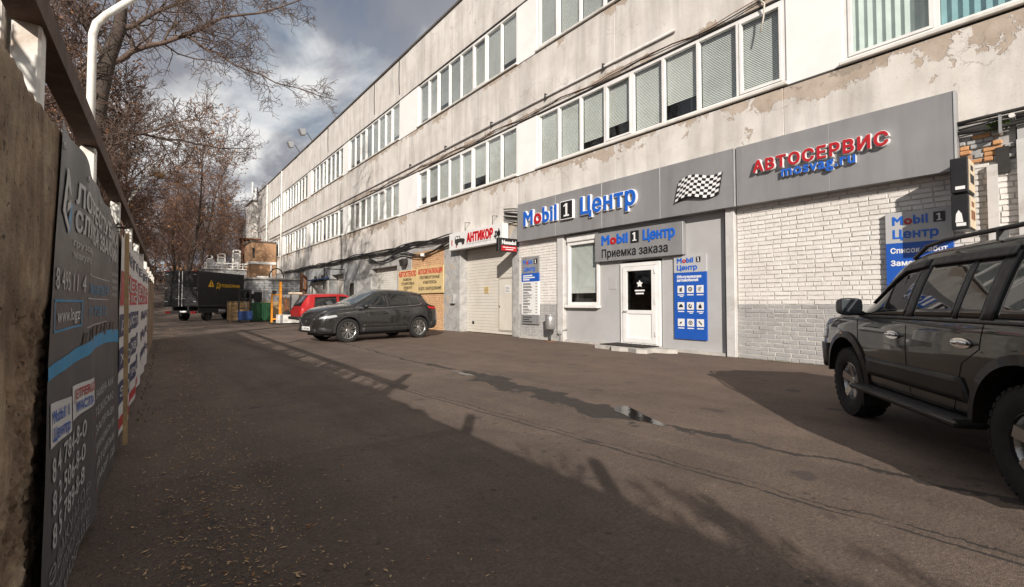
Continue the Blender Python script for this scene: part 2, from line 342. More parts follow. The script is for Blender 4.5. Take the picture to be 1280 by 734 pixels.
# ------------------------------------------------------------------ helpers
def prop(o, label=None, cat=None, group=None, kind=None):
    if label: o['label'] = label
    if cat: o['category'] = cat
    if group: o['group'] = group
    if kind: o['kind'] = kind
    return o
OFF = {}
def thing(name, label, cat, loc=(0, 0, 0), rotz=None, group=None):
    """an Empty at the base of a thing; parts are given in world coordinates unless rotz is given (then local)"""
    o = bpy.data.objects.new(name, None); COL.objects.link(o); o.location = loc; o.empty_display_size = .2
    if rotz is not None: o.rotation_euler = (0, 0, rotz)
    OFF[o] = Vector((0, 0, 0)) if rotz is not None else Vector(loc)
    return prop(o, label, cat, group)
def off_of(o):
    while o is not None:
        if o in OFF: return OFF[o]
        o = o.parent
    return Vector((0, 0, 0))
class MB:
    def __init__(s): s.V = []; s.F = []; s.M = []
    def add(s, vs, fs, m=0):
        b = len(s.V); s.V += [tuple(v) for v in vs]
        for f in fs: s.F.append([b + i for i in f]); s.M.append(m)
        return s
    def box(s, x0, x1, y0, y1, z0, z1, m=0):
        return s.add([(x0, y0, z0), (x1, y0, z0), (x1, y1, z0), (x0, y1, z0), (x0, y0, z1), (x1, y0, z1), (x1, y1, z1), (x0, y1, z1)],
                     [(0, 3, 2, 1), (4, 5, 6, 7), (0, 1, 5, 4), (1, 2, 6, 5), (2, 3, 7, 6), (3, 0, 4, 7)], m)
    def cbox(s, x0, x1, y0, y1, z0, z1, c=.01, m=0):
        """box with chamfered edges"""
        vs = []; fs = []
        for (i, sx, X) in ((0, 1, x0), (1, -1, x1)):
            for (j, sy, Y) in ((0, 1, y0), (1, -1, y1)):
                for (k, sz, Z) in ((0, 1, z0), (1, -1, z1)):
                    vs += [(X, Y + sy * c, Z + sz * c), (X + sx * c, Y, Z + sz * c), (X + sx * c, Y + sy * c, Z)]
        def v(i, j, k, a): return ((i * 2 + j) * 2 + k) * 3 + a
        for i in (0, 1):
            fs.append([v(i, 0, 0, 0), v(i, 0, 1, 0), v(i, 1, 1, 0), v(i, 1, 0, 0)]); fs.append([v(0, i, 0, 1), v(1, i, 0, 1), v(1, i, 1, 1), v(0, i, 1, 1)]); fs.append([v(0, 0, i, 2), v(0, 1, i, 2), v(1, 1, i, 2), v(1, 0, i, 2)])
        for i in (0, 1):
            for j in (0, 1):
                fs.append([v(i, j, 0, 0), v(i, j, 1, 0), v(i, j, 1, 1), v(i, j, 0, 1)])
                fs.append([v(i, 0, j, 0), v(i, 1, j, 0), v(i, 1, j, 2), v(i, 0, j, 2)])
                fs.append([v(0, i, j, 1), v(1, i, j, 1), v(1, i, j, 2), v(0, i, j, 2)])
                for k in (0, 1): fs.append([v(i, j, k, 0), v(i, j, k, 1), v(i, j, k, 2)])
        return s.add(vs, fs, m)
    def bar(s, a, b, w, h=None, m=0, up=(0, 0, 1)):
        """rectangular bar from a to b"""
        h = w if h is None else h
        a = Vector(a); b = Vector(b); d = (b - a).normalized(); u = Vector(up)
        if abs(d.dot(u)) > .95: u = Vector((1, 0, 0))
        sx = d.cross(u).normalized() * w / 2; sz = sx.cross(d).normalized() * h / 2
        vs = [a - sx - sz, a + sx - sz, a + sx + sz, a - sx + sz, b - sx - sz, b + sx - sz, b + sx + sz, b - sx + sz]
        return s.add(vs, [(0, 3, 2, 1), (4, 5, 6, 7), (0, 1, 5, 4), (1, 2, 6, 5), (2, 3, 7, 6), (3, 0, 4, 7)], m)
    def tube(s, pts, rad, n=6, m=0, cap=True):
        pts = [Vector(p) for p in pts]
        if isinstance(rad, (int, float)): rad = [rad] * len(pts)
        b = len(s.V); u = None
        for i, p in enumerate(pts):
            d = (pts[min(i + 1, len(pts) - 1)] - pts[max(i - 1, 0)])
            d = d.normalized() if d.length > 1e-9 else Vector((0, 0, 1))
            if u is None: u = d.orthogonal().normalized()
            u = (u - d * u.dot(d)); u = u.normalized() if u.length > 1e-6 else d.orthogonal().normalized()
            w = d.cross(u)
            for k in range(n):
                a = 2 * math.pi * k / n; q = p + (u * math.cos(a) + w * math.sin(a)) * rad[i]; s.V.append((q.x, q.y, q.z))
        for i in range(len(pts) - 1):
            for k in range(n):
                k2 = (k + 1) % n
                s.F.append([b + i * n + k, b + i * n + k2, b + (i + 1) * n + k2, b + (i + 1) * n + k]); s.M.append(m)
        if cap:
            s.F.append([b + k for k in range(n)][::-1]); s.M.append(m)
            e = b + (len(pts) - 1) * n; s.F.append([e + k for k in range(n)]); s.M.append(m)
        return s
    def lathe(s, prof, o=(0, 0, 0), axis='Z', n=24, m=0):
        b = len(s.V); o = Vector(o)
        for (r, h) in prof:
            for k in range(n):
                a = 2 * math.pi * k / n; c_, s_ = r * math.cos(a), r * math.sin(a)
                v = {'Z': (c_, s_, h), 'Y': (c_, h, s_), 'X': (h, c_, s_)}[axis]; s.V.append(tuple(o + Vector(v)))
        for i in range(len(prof) - 1):
            for k in range(n):
                k2 = (k + 1) % n; s.F.append([b + i * n + k, b + i * n + k2, b + (i + 1) * n + k2, b + (i + 1) * n + k]); s.M.append(m)
        return s
    def disc(s, o, r, axis='Y', n=20, m=0):
        o = Vector(o); vs = []
        for k in range(n):
            a = 2 * math.pi * k / n; c_, s_ = r * math.cos(a), r * math.sin(a)
            vs.append(o + Vector({'Z': (c_, s_, 0), 'Y': (c_, 0, s_), 'X': (0, c_, s_)}[axis]))
        return s.add(vs, [list(range(n))], m)
    def prism(s, poly, d, m=0):
        """closed prism: polygon (3D points) swept by vector d"""
        n = len(poly); d = Vector(d); vs = [Vector(p) for p in poly]; vs += [v + d for v in vs]
        fs = [list(range(n))[::-1], list(range(n, 2 * n))] + [[i, (i + 1) % n, n + (i + 1) % n, n + i] for i in range(n)]
        return s.add(vs, fs, m)
    def build(s, name, mats, parent=None, smooth=False, label=None, fix=False):
        me = bpy.data.meshes.new(name); of = off_of(parent)
        me.from_pydata([(v[0] - of.x, v[1] - of.y, v[2] - of.z) for v in s.V], [], s.F)
        if isinstance(mats, str): mats = [mats]
        for q in mats: me.materials.append(MT[q])
        me.polygons.foreach_set('material_index', s.M)
        if smooth: me.polygons.foreach_set('use_smooth', [True] * len(me.polygons))
        if fix:
            bm = bmesh.new(); bm.from_mesh(me); bmesh.ops.recalc_face_normals(bm, faces=bm.faces); bm.to_mesh(me); bm.free()
        me.update()
        o = bpy.data.objects.new(name, me); COL.objects.link(o)
        if parent: o.parent = parent
        if label: o['label'] = label
        return o
def part(name, mats, parent, *boxes, **k):
    mb = MB()
    for b in boxes: mb.box(*b)
    return mb.build(name, mats, parent, **k)
def auto_smooth(o, deg=35):
    me = o.data; bm = bmesh.new(); bm.from_mesh(me)
    bmesh.ops.recalc_face_normals(bm, faces=bm.faces)
    for f in bm.faces: f.smooth = True
    for e in bm.edges:
        if len(e.link_faces) != 2 or e.calc_face_angle(0) > R(deg): e.smooth = False
    bm.to_mesh(me); bm.free(); return o

# ---- lettering: outlines of the built-in font, made bold by offsetting, filled and extruded
_g = {}
def _loops(body):
    cu = bpy.data.curves.new('t', 'FONT'); cu.body = body; cu.size = 1; cu.resolution_u = 3; cu.fill_mode = 'NONE' if False else 'BOTH'; cu.dimensions = '2D'; cu.fill_mode = 'NONE'
    ob = bpy.data.objects.new('t', cu); me = ob.to_mesh(); nx = {}
    for e in me.edges:
        a, b = e.vertices; nx.setdefault(a, []).append(b); nx.setdefault(b, []).append(a)
    pts = [(v.co.x, v.co.y) for v in me.vertices]; seen = set(); out = []
    for v0 in nx:
        if v0 in seen: continue
        lp = [v0]; seen.add(v0); cur = v0
        while True:
            q = [w for w in nx[cur] if w not in seen]
            if not q: break
            cur = q[0]; seen.add(cur); lp.append(cur)
        # keep the winding of the outline: vertex order is the spline order
        k = lp.index(min(lp)); lp = lp[k:] + lp[:k]
        if len(lp) > 2 and lp[1] > lp[-1]: lp = [lp[0]] + lp[1:][::-1]
        out.append([pts[i] for i in lp])
    ob.to_mesh_clear(); bpy.data.objects.remove(ob); bpy.data.curves.remove(cu); return out
def _w(body):
    xs = [p[0] for l in _loops(body) for p in l]; return (min(xs), max(xs)) if xs else (0, 0)
_H = None
def area2(l): return sum(l[i - 1][0] * l[i][1] - l[i][0] * l[i - 1][1] for i in range(len(l)))
def glyph(ch):
    """(advance, [loops]) in cap heights"""
    global _H
    if _H is None:
        ys = [p[1] for l in _loops('H') for p in l]; _H = max(ys) - min(ys); b = _w('HH'); _g['HH'] = b[1] - b[0]
    if ch not in _g:
        if ch == ' ': _g[ch] = (.38, [])
        else:
            w = _w('H' + ch + 'H'); a0 = _w('H')[0]; adv = (w[1] - w[0]) - _g['HH']
            lp = _loops('H' + ch)[1:] if len(_loops('H')) == 1 else _loops('H' + ch)
            x0 = _w('HH')[1] - (_w('H')[1] - a0) - a0     # pen position after the first H
            lp = [[((p[0] - x0) / _H, p[1] / _H) for p in l] for l in lp]
            if lp:
                bigl = max(lp, key=lambda l: abs(area2(l)))
                if area2(bigl) < 0: lp = [l[::-1] for l in lp]
            _g[ch] = (adv / _H, lp)
    return _g[ch]
def fat(l, b):
    if not b: return l
    out = []; n = len(l)
    for i in range(n):
        p0, p1, p2 = l[i - 1], l[i], l[(i + 1) % n]
        def nrm(a, c):
            dx, dy = c[0] - a[0], c[1] - a[1]; L = math.hypot(dx, dy) or 1; return (dy / L, -dx / L)
        a, c = nrm(p0, p1), nrm(p1, p2); k = max(.35, 1 + a[0] * c[0] + a[1] * c[1])
        vx, vy = (a[0] + c[0]) / k, (a[1] + c[1]) / k; L = math.hypot(vx, vy); q = min(1, 1.25 / L) if L else 0
        out.append((p1[0] + b * vx * q, p1[1] + b * vy * q))
    return out
def put_glyph(mb, loops, x, mp, bold, m=0, walls=True, dy=.035):
    """front face by non-zero winding over thin horizontal bands (outlines may overlap), plus side walls"""
    grp = [[(q[0] + x, q[1]) for q in fat(l, bold)] for l in loops]
    raw = sorted(q[1] for l in grp for q in l); ys = [raw[0]]
    for y_ in raw[1:]:
        if y_ - ys[-1] < dy * .3: continue
        while y_ - ys[-1] > dy * 4: ys.append(ys[-1] + dy * 4)
        ys.append(y_)
    ys[-1] = raw[-1]; vs = []; fs = []
    for y0, y1 in zip(ys[:-1], ys[1:]):
        ym = (y0 + y1) / 2; cr = []
        for l in grp:
            for i in range(len(l)):
                p, q = l[i - 1], l[i]
                if (p[1] > ym) != (q[1] > ym):
                    k = (q[0] - p[0]) / (q[1] - p[1]); xm = p[0] + k * (ym - p[1]); lo, hi = min(p[0], q[0]), max(p[0], q[0])
                    cr.append((xm, min(hi, max(lo, xm + k * (y0 - ym))), min(hi, max(lo, xm + k * (y1 - ym))), 1 if q[1] > p[1] else -1))
        cr.sort(); w = 0
        for c_ in cr:
            w0 = w; w += c_[3]
            if w0 == 0: st = c_
            elif w == 0:
                n = len(vs); vs += [mp(st[1], y0, 1), mp(c_[1], y0, 1), mp(c_[2], y1, 1), mp(st[2], y1, 1)]; fs.append((n, n + 1, n + 2, n + 3))
    mb.add(vs, fs, m)
    if walls:
        for l in grp:
            k = len(l); vv = [mp(q[0], q[1], .995) for q in l] + [mp(q[0], q[1], 0) for q in l]
            mb.add(vv, [[j, (j + 1) % k, k + (j + 1) % k, k + j] for j in range(k)], m)
def text_w(s_, track=0): return sum(glyph(c)[0] + track for c in s_)
def text(s_, mp, mats, parent, name='letter', bold=.05, track=.03, single=False, walls=True, colors=None, lean=0):
    """mp(u,v,w): u 0..1 along the line, v in cap heights, w 0 (back) .. 1 (front)"""
    W = text_w(s_, track); x = 0; one = MB(); obs = []
    for ch in s_:
        adv, lp = glyph(ch)
        if lp:
            mb = one if single else MB()
            if lean: lp = [[(q[0] + lean * q[1], q[1]) for q in l] for l in lp]
            put_glyph(mb, lp, x, lambda a, b, c_: mp(a / W, b, c_), bold, 0, walls)
            if not single: obs.append(mb.build(name, (colors or {}).get(ch, mats), parent))
        x += adv + track
    if single: obs.append(one.build(name, mats, parent))
    return obs
def fmap(X, d, Yl, Yr, Zb, cap, slope=0):
    """text on the facade: reads left to right towards -Y"""
    return lambda u, v, w: (X - d * w, Yl + (Yr - Yl) * u, Zb + cap * v + slope * u)

# ================================================================== SETTING
def gz(x, y):
    t_ = max(0, y - 44)
    return .075 * t_ * min(1, t_ / 12) if y < 160 else .075 * 116
mb = MB()
xs = [-400, -120, -50, -20, -8, -3, 0, 3, 6, 10, 16, 30, 80, 400]
ys = [-300, -80, -20, -5, 0, 5, 10, 16, 22, 28, 34, 40] + [44 + 2 * i for i in range(9)] + [64, 70, 80, 100, 130, 160, 250, 600]
for y_ in ys:
    for x_ in xs: mb.V.append((x_, y_, gz(x_, y_)))
nx_ = len(xs)
for j in range(len(ys) - 1):
    for i in range(nx_ - 1): mb.F.append([j * nx_ + i, j * nx_ + i + 1, (j + 1) * nx_ + i + 1, (j + 1) * nx_ + i]); mb.M.append(0)
prop(mb.build('ground', 'asphalt', smooth=True), kind='structure')

# puddle in the drain hollow
def blob(cx, cy, rx, ry, rotz, n, seed, z):
    vs = []
    for k in range(n):
        a = 2 * math.pi * k / n; r = 1 + .55 * (noise.noise(Vector((math.cos(a) * 1.7 + seed, math.sin(a) * 1.7, seed))))
        px, py = rx * r * math.cos(a), ry * r * math.sin(a)
        vs.append((cx + px * math.cos(rotz) - py * math.sin(rotz), cy + px * math.sin(rotz) + py * math.cos(rotz), z))
    return vs
for i, (cx, cy, rx, ry, rz, lab) in enumerate([(4.26, 3.25, .13, .42, -.4, 'largest puddle in the wet drain line across from the white door'),
                                        (4.36, 6.9, .06, .3, .05, 'shallow puddle at the far end of the drain line')]):
    vs = blob(cx, cy, rx, ry, rz, 40, 3.3 + i * 5, .004)
    mb = MB().add(vs, [list(range(40))])
    prop(mb.build('puddle', 'water'), lab, 'puddle', kind='structure')

# ================================================================== THE INDUSTRIAL BUILDING
BD = thing('industrial_building', 'long three-storey cream industrial building with peeling plaster and ribbon windows', 'building', (FX, 26, 0))
wall = part('wall', ['interior', 'plaster', 'dark_gap'], BD, (FX + .55, FX + 14, -10, 62, 0, 14.1))
mb = MB()
for z0, z1 in ((12.0, 14.2), (7.72, 9.88), (4.78, 5.78)): mb.box(FX + .06, FX + .54, -9.9, 61.9, z0 + .02, z1 - .02)
mb.build('joint_filler', 'dark_gap', BD)
# wall panels, each its own piece with an open joint
PITCH = 4.45; rnd = random.Random(3)
edges = [-9.9] + [4.1 + PITCH * k - 8.9 for k in range(0, 16)] + [61.9]
for (z0, z1) in ((12.02, 14.2), (7.72, 9.825), (4.15, 5.745)):
    for a, b in zip(edges[:-1], edges[1:]):
        dx = rnd.uniform(-.007, .007)
        MB().cbox(FX + dx, FX + .36 + dx, a + .003, b - .003, z0, z1, .006).build('panel', 'plaster', wall)
# parapet flashing
for a, b in zip(edges[:-1], edges[1:]):
    part('parapet_flashing', 'flashing', BD, (FX - .07, FX + .5, a + .01, b - .005, 14.2 + .003, 14.29))
# drip ledges under each window row: dark strip painted as the shadow line and a white metal sill
BAYS = [(-4.9, 3.02, 6), (4.05, 11.95, 8), (13.05, 20.85, 8), (23.0, 30.75, 8), (31.85, 39.5, 8), (40.75, 48.7, 8), (50.3, 55.0, 5)]
BLN = ['blind_a', 'blind_b', 'blind_c']
rw_ = random.Random(11)
def slats(mb, y0, y1, z0, z1, x, pitch, dep, m=0):
    n = max(2, int(round((z1 - z0) / pitch))); vs = []
    for k in range(n):
        a = z0 + (z1 - z0) * k / n; b = z0 + (z1 - z0) * (k + .86) / n
        vs += [(x, y0, a), (x, y1, a), (x + dep, y1, b), (x + dep, y0, b)]
    mb.add(vs, [(4 * k, 4 * k + 1, 4 * k + 2, 4 * k + 3) for k in range(n)], m)
def louvre(mb, y0, y1, z0, z1, x, pitch, dep, m=0):
    n = max(2, int(round((y1 - y0) / pitch))); vs = []
    for k in range(n + 1):
        yy = y0 + (y1 - y0) * k / n; xx = x + (dep if k % 2 else 0)
        vs += [(xx, yy, z0), (xx, yy, z1)]
    mb.add(vs, [(2 * k, 2 * k + 1, 2 * k + 3, 2 * k + 2) for k in range(n)], m)
for fl, (z0, z1) in enumerate(((5.86, 7.68), (9.94, 11.98))):
    for bi, (y0, y1, n) in enumerate(BAYS):
        mb = MB(); f = .075
        mb.box(FX + .05, FX + .15, y0, y1, z0, z0 + f); mb.box(FX + .05, FX + .15, y0, y1, z1 - f, z1)
        w = (y1 - y0 - f) / n
        for k in range(n + 1):
            fw = f if k not in (0, n) else f * 1.2
            mb.box(FX + .047, FX + .153, y0 + k * w + (f - fw) / 2, y0 + k * w + (f + fw) / 2 , z0 + f + .001, z1 - f - .001)
        win = mb.build('window', 'white_pvc', BD)
        MB().cbox(FX - .07, FX + .3, y0 - .05, y1 + .05, z0 - .075, z0 - .004, .012).build('sill', 'sill_metal', win)
        for k in range(n):
            a, b = y0 + f + k * w, y0 + (k + 1) * w
            sash = (k + bi + fl) % 4 == 1
            if sash:
                s_ = MB(); q = .055
                s_.box(FX + .03, FX + .12, a + .004, b - .004, z0 + f + .004, z0 + f + q); s_.box(FX + .03, FX + .12, a + .004, b - .004, z1 - f - q, z1 - f - .004)
                s_.box(FX + .03, FX + .12, a + .004, a + q, z0 + f + q + .001, z1 - f - q - .001); s_.box(FX + .03, FX + .12, b - q, b - .004, z0 + f + q + .001, z1 - f - q - .001)
                s_.build('sash', 'white_pvc', win)
            tw = [rw_.uniform(-.007, .007) for _ in range(2)]; pv_ = [(FX + .098 + tw[0] * s1_ + tw[1] * s2_, yy, zz) for s1_, yy in ((-1, a - .004), (1, b + .004)) for s2_, zz in ((-1, z0 + f - .004), (1, z1 - f + .004))]
            MB().prism([pv_[0], pv_[1], pv_[3], pv_[2]], (.005, 0, 0)).build('pane', 'window_glass', win, fix=True)
            r_ = rw_.random()
            if bi == 0:
                cm_ = MB(); louvre(cm_, a, b, z0 + f, z1 - f, FX + .2, .07, .05)
                cm_.build('curtain', 'curtain' if rw_.random() < .55 else 'curtain_teal', win)
            else:
                zz = z0 + f + (0 if rw_.random() < .85 else rw_.uniform(.1, .5))
                cm_ = MB(); slats(cm_, a + .01, b - .01, zz, z1 - f, FX + .17, .04, .016)
                cm_.build('blind', BLN[min(2, int(rw_.random() * 3))], win)
    # white infill panels between the ribbons
    gaps = [(3.02, 4.05), (11.95, 13.05), (20.85, 23.0), (30.75, 31.85), (39.5, 40.75), (48.7, 50.3)]
    for a, b in gaps:
        p_ = MB().cbox(FX + .02, FX + .3, a + .006, b - .006, z0 - .07, z1 - .002, .012).build('infill_panel', 'white_panel', BD)
    part('end_wall', 'plaster', BD, (FX + .015, FX + .4, 55.01, 61.9, z0 - .08, z1 + .04))
# thin dark strips in the sill and head gaps, their shadow lines put into colour
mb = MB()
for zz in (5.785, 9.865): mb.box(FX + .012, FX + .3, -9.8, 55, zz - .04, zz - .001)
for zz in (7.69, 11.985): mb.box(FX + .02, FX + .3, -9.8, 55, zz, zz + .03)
mb.build('gap_shadow', 'dark_gap', BD)
# conduit under the third-floor spandrel, with clips and a loose wire
cd = MB().tube([(FX - .05, 6.6, 8.14), (FX - .05, 13, 8.12), (FX - .05, 24, 8.05), (FX - .05, 40, 8.02), (FX - .05, 55, 8.0)], .036, 8).build('conduit', 'post_grey', BD, smooth=True)
for yy in (8.9, 11.4, 14.5, 18, 21.5): part('clip', 'dark_metal', cd, (FX - .115, FX, yy, yy + .04, 8.05, 8.21))
wire = []
for k in range(60):
    yy = -3 + 30 * k / 59; wire.append((FX - .03 - .02 * math.sin(k * 1.7), yy, 7.79 + .05 * math.sin(yy * 1.9) + .04 * noise.noise(Vector((yy * 1.3, 0, 2)))))
MB().tube(wire, .014, 5).build('window_head_cable', 'cable', BD, smooth=True)
MB().tube([(p[0] - .012, p[1], p[2] + .035 + .03 * math.sin(i * .9)) for i, p in enumerate(wire)], .01, 5).build('window_head_cable', 'rust', BD, smooth=True)
# loose hose hanging in front of the last pane of the nearest full ribbon
MB().tube([(FX - .03, 4.55, 7.9), (FX - .06, 4.42, 7.7), (FX - .05, 4.45, 7.4), (FX - .05, 4.52, 7.1)], .018, 6).build('loose_hose', 'cable_light', BD, smooth=True)
# downpipes
for yy in (49.5, 56.3): MB().tube([(FX - .09, yy, 14.1), (FX - .09, yy, 4.2)], .07, 8).build('downpipe', 'white_paint', BD, smooth=True)
for yy in (23.0, 26.4, 35.2):
    MB().tube([(FX - .02, yy, 14.25), (FX - .03, yy + .02, 13.2), (FX - .02, yy - .03, 12.3)], .022, 5).build('parapet_cable', 'cable', BD)
# blind panels with ledges at the far end
for zz in (4.2, 8.0, 9.4): part('string_course', 'flashing', BD, (FX - .03, FX + .1, 56.6, 61.9, zz, zz + .06))

# ---- ground floor: lintel band and piers
G0 = FX + .02
part('lintel', 'grey_pier', BD, (FX + .05, FX + .54, 13.0, 61.9, 3.72, 4.13), (FX + .04, FX + .54, .8, 13.0, 3.46, 4.13))
for (a, b, m_) in ((12.95, 13.36, 'grey_pier'), (16.92, 18.3, 'grey_pier'), (21.5, 23.2, 'grey_pier'), (26.8, 28.9, 'grey_pier'), (28.92, 31.6, 'grey_block'), (34.3, 44.8, 'grey_block'), (44.82, 61.9, 'grey_pier')):
    MB().cbox(G0 + .01, FX + .54, a, b, 0, 3.72 - .003, .02).build('pier', m_, BD)
# foot plinth
for a, b in ((5.4, 7.1), (8.45, 12.9)): part('plinth', 'concrete', BD, (FX - .02, FX + .2, a, b, 0, .07))

# ---- brick walls: 300 nearest bricks are pieces, the rest one mesh
BL, BH = .307, .0915
def courses(y0, y1, z0, z1, x, matf, seed):
    rb = random.Random(seed); out = []; z_ = z0; k = 0
    while z_ < z1 - .03:
        h_ = min(BH, z1 - z_); yy = y1 + (0 if k % 2 else -BL / 2) ; first = True
        yy = y1
        if k % 2: L = BL / 2
        else: L = BL
        while yy > y0 + .02:
            ll = L if first else (BL if rb.random() > .16 else BL / 2); first = False
            if k % 7 == 3: ll = BL / 2
            ll *= rb.uniform(.95, 1.05); a = max(y0, yy - ll)
            if a - y0 < .06: a = y0
            out.append((x + rb.uniform(-.005, .005), a, yy, z_ + rb.uniform(-.003, .003), z_ + h_ + rb.uniform(-.003, .003), matf(z_ + h_ / 2))); yy = a
        z_ += BH; k += 1
    return out
wg = lambda z_: 'brick_white' if z_ > 1.2 else 'brick_grey'
near = courses(.1, 5.13, .0, 3.46, FX + .03, wg, 1)
far = courses(10.92, 12.95, 0, 3.46, FX + .03, wg, 2)
yel = courses(18.32, 21.48, 0, 3.7, FX + .04, lambda z_: 'brick_yellow', 4)
part('mortar_bed', 'mortar', BD, (FX + .040, FX + .54, .1, 5.14, 0, 3.455)); part('mortar_bed', 'mortar', BD, (FX + .040, FX + .54, 10.91, 12.949, 0, 3.455))
part('mortar_bed', 'mortar_warm', BD, (FX + .056, FX + .54, 18.31, 21.49, 0, 3.715))
def seen(b):
    y_, z_ = (b[1] + b[2]) / 2, (b[3] + b[4]) / 2
    if y_ < 1.35 and z_ < 2.2: return False
    if y_ < 3.5 and z_ < 1.55: return False
    if 1.55 < y_ < 2.4 and z_ < 2.75: return False
    return y_ > .95
near.sort(key=lambda b: (not seen(b), math.hypot(b[0], b[1])))
unit = []
for v_ in range(4):
    rb = random.Random(v_); j = lambda: rb.uniform(-.02, .02)
    me = bpy.data.meshes.new('brick'); c_ = .06
    vs = [(1, 0, 0), (1, 1, 0), (1, 1, 1), (1, 0, 1)]
    fr = [(.25, .02 + j() * .3, .06 + j()), (.25, .98 + j() * .3, .06 + j()), (.25, .98 + j() * .3, .93 + j()), (.25, .02 + j() * .3, .93 + j())]
    ft = [(0, .045, .13), (0, .955, .13), (0, .955, .87), (0, .045, .87)]
    me.from_pydata(vs + fr + ft, [], [(4, 5, 9, 8), (5, 6, 10, 9), (6, 7, 11, 10), (7, 4, 8, 11), (8, 9, 10, 11), (0, 1, 5, 4), (1, 2, 6, 5), (2, 3, 7, 6), (3, 0, 4, 7)])
    for mn in ('brick_white', 'brick_grey'):
        m2 = me.copy(); m2.name = 'brick'; m2.materials.append(MT[mn]); unit.append((mn, m2))
ui = {mn: [m_ for n_, m_ in unit if n_ == mn] for mn in ('brick_white', 'brick_grey')}
of = OFF[BD]
for i, b in enumerate(near[:300]):
    o = bpy.data.objects.new('brick', ui[b[5]][i % 4]); COL.objects.link(o); o.parent = wall
    o.location = (b[0] - of.x, b[1] + .0025 - of.y, b[3] + .0025 - of.z); o.scale = (.06, b[2] - b[1] - .005, b[4] - b[3] - .0055)
mb = MB(); order = ['brick_white', 'brick_grey', 'brick_yellow']
for b in near[300:] + far + yel:
    m_ = order.index(b[5]); y0, y1, z0, z1 = b[1] + .0025, b[2] - .0025, b[3] + .0025, b[4] - .003
    vs = [(b[0] + .05, y0, z0), (b[0] + .05, y1, z0), (b[0] + .05, y1, z1), (b[0] + .05, y0, z1), (b[0], y0 + .007, z0 + .007), (b[0], y1 - .007, z0 + .007), (b[0], y1 - .007, z1 - .007), (b[0], y0 + .007, z1 - .007)]
    mb.add(vs, [(4, 5, 6, 7), (0, 1, 5, 4), (1, 2, 6, 5), (2, 3, 7, 6), (3, 0, 4, 7)], m_)
prop(mb.build('bricks', order, BD), kind='stuff')

# ---- shop unit: grey wall, posts, window with blind, white door
U = FX + .07
part('shopfront_wall', 'unit_grey', BD, (U, FX + .54, 5.42, 7.12, 0, 3.5), (U, FX + .54, 8.45, 9.2, 0, 3.5), (U, FX + .54, 9.2, 10.6, 0, 1.06), (U, FX + .54, 9.2, 10.6, 3.3, 3.5), (U, FX + .54, 7.12, 8.45, 2.4, 3.5))
mb = MB()
mb.box(U - .012, U - .001, 8.62, 8.86, 1.62, 1.98)
mb.build('hatch_cover', 'unit_grey', BD)
for a, b, m_ in ((5.15, 5.36, 'post_grey'), (10.62, 10.9, 'post_grey')): MB().cbox(FX - .07, FX + .3, a, b, 0, 3.43, .012).build('post', m_, BD)
part('dark_joint', 'post_dark', BD, (FX + .02, FX + .3, 5.361, 5.419, 0, 3.43))  # dark blue-grey strip filling the gap beside the post
# window
mb = MB(); w0, w1, z0, z1 = 9.22, 10.52, 1.16, 3.12; f = .09
mb.box(U - .05, U + .05, w0, w1, z0, z0 + f); mb.box(U - .05, U + .05, w0, w1, z1 - f, z1); mb.box(U - .05, U + .05, w0, w0 + f, z0 + f, z1 - f); mb.box(U - .05, U + .05, w1 - f, w1, z0 + f, z1 - f)
win = mb.build('window', 'white_pvc', BD)
MB().cbox(U - .16, U + .04, w0 - .03, w1 + .05, 1.07, 1.155, .015).build('sill', 'white_pvc', win)
MB().cbox(U - .1, U + .08, w0, w1, z1 + .003, z1 + .2, .02).build('shutter_box', 'white_pvc', win)
part('pane', 'window_glass', win, (U - .003, U + .003, w0 + f, w1 - f, z0 + f, z1 - f))
mb = MB()
for k in range(46):
    zz = z0 + f + .28 + k * .0335
    if zz < z1 - f: mb.add([(U + .05, w0 + f, zz), (U + .05, w1 - f, zz), (U + .075, w1 - f, zz + .028), (U + .075, w0 + f, zz + .028)], [(0, 1, 2, 3)])
mb.build('blind', 'blind_a', win)
part('room', 'interior', win, (U + .3, U + .31, w0, w1, z0, z1))
# door
mb = MB(); d0, d1, dz = 7.16, 8.42, 2.32; f = .09
mb.box(U - .06, U + .06, d0, d0 + f, .1, dz); mb.box(U - .06, U + .06, d1 - f, d1, .1, dz); mb.box(U - .06, U + .06, d0 + f, d1 - f, dz - f, dz); mb.box(U - .06, U + .06, d0 + f, d1 - f, .1, .14)
door = mb.build('entrance_door', 'white_pvc', BD)
mb = MB(); a, b = d0 + f + .008, d1 - f - .008; q = .13
mb.box(U - .085, U + .03, a, a + q, .15, dz - f - .01); mb.box(U - .085, U + .03, b - q, b, .15, dz - f - .01)
for zz, hh in ((.15, .12), (.93, .1), (dz - f - .01 - .12, .12)): mb.box(U - .083, U + .03, a + q, b - q, zz, zz + hh)
mb.build('leaf', 'white_pvc', door)
part('lower_panel', 'white_panel', door, (U - .06, U, a + q, b - q, .27, .93))
part('pane', 'door_glass', door, (U - .04, U - .034, a + q, b - q, 1.03, dz - f - .13))
part('room', 'interior', door, (U + .35, U + .36, a, b, .2, dz))
MB().tube([(U - .085, b - .06, 1.0), (U - .14, b - .06, 1.0), (U - .14, b - .19, 1.0)], .012, 6).build('handle', 'galvanised', door)
for zz in (.35, 1.2, 2.0): part('hinge', 'white_pvc', door, (U - .11, U - .086, a - .02, a + .03, zz, zz + .12))
mb = MB(); st = []
for k in range(10):
    r_ = .105 if k % 2 == 0 else .06; an = math.pi / 2 + k * math.pi / 5; st.append((0, (a + b) / 2 - r_ * math.cos(an), 1.74 + r_ * math.sin(an)))
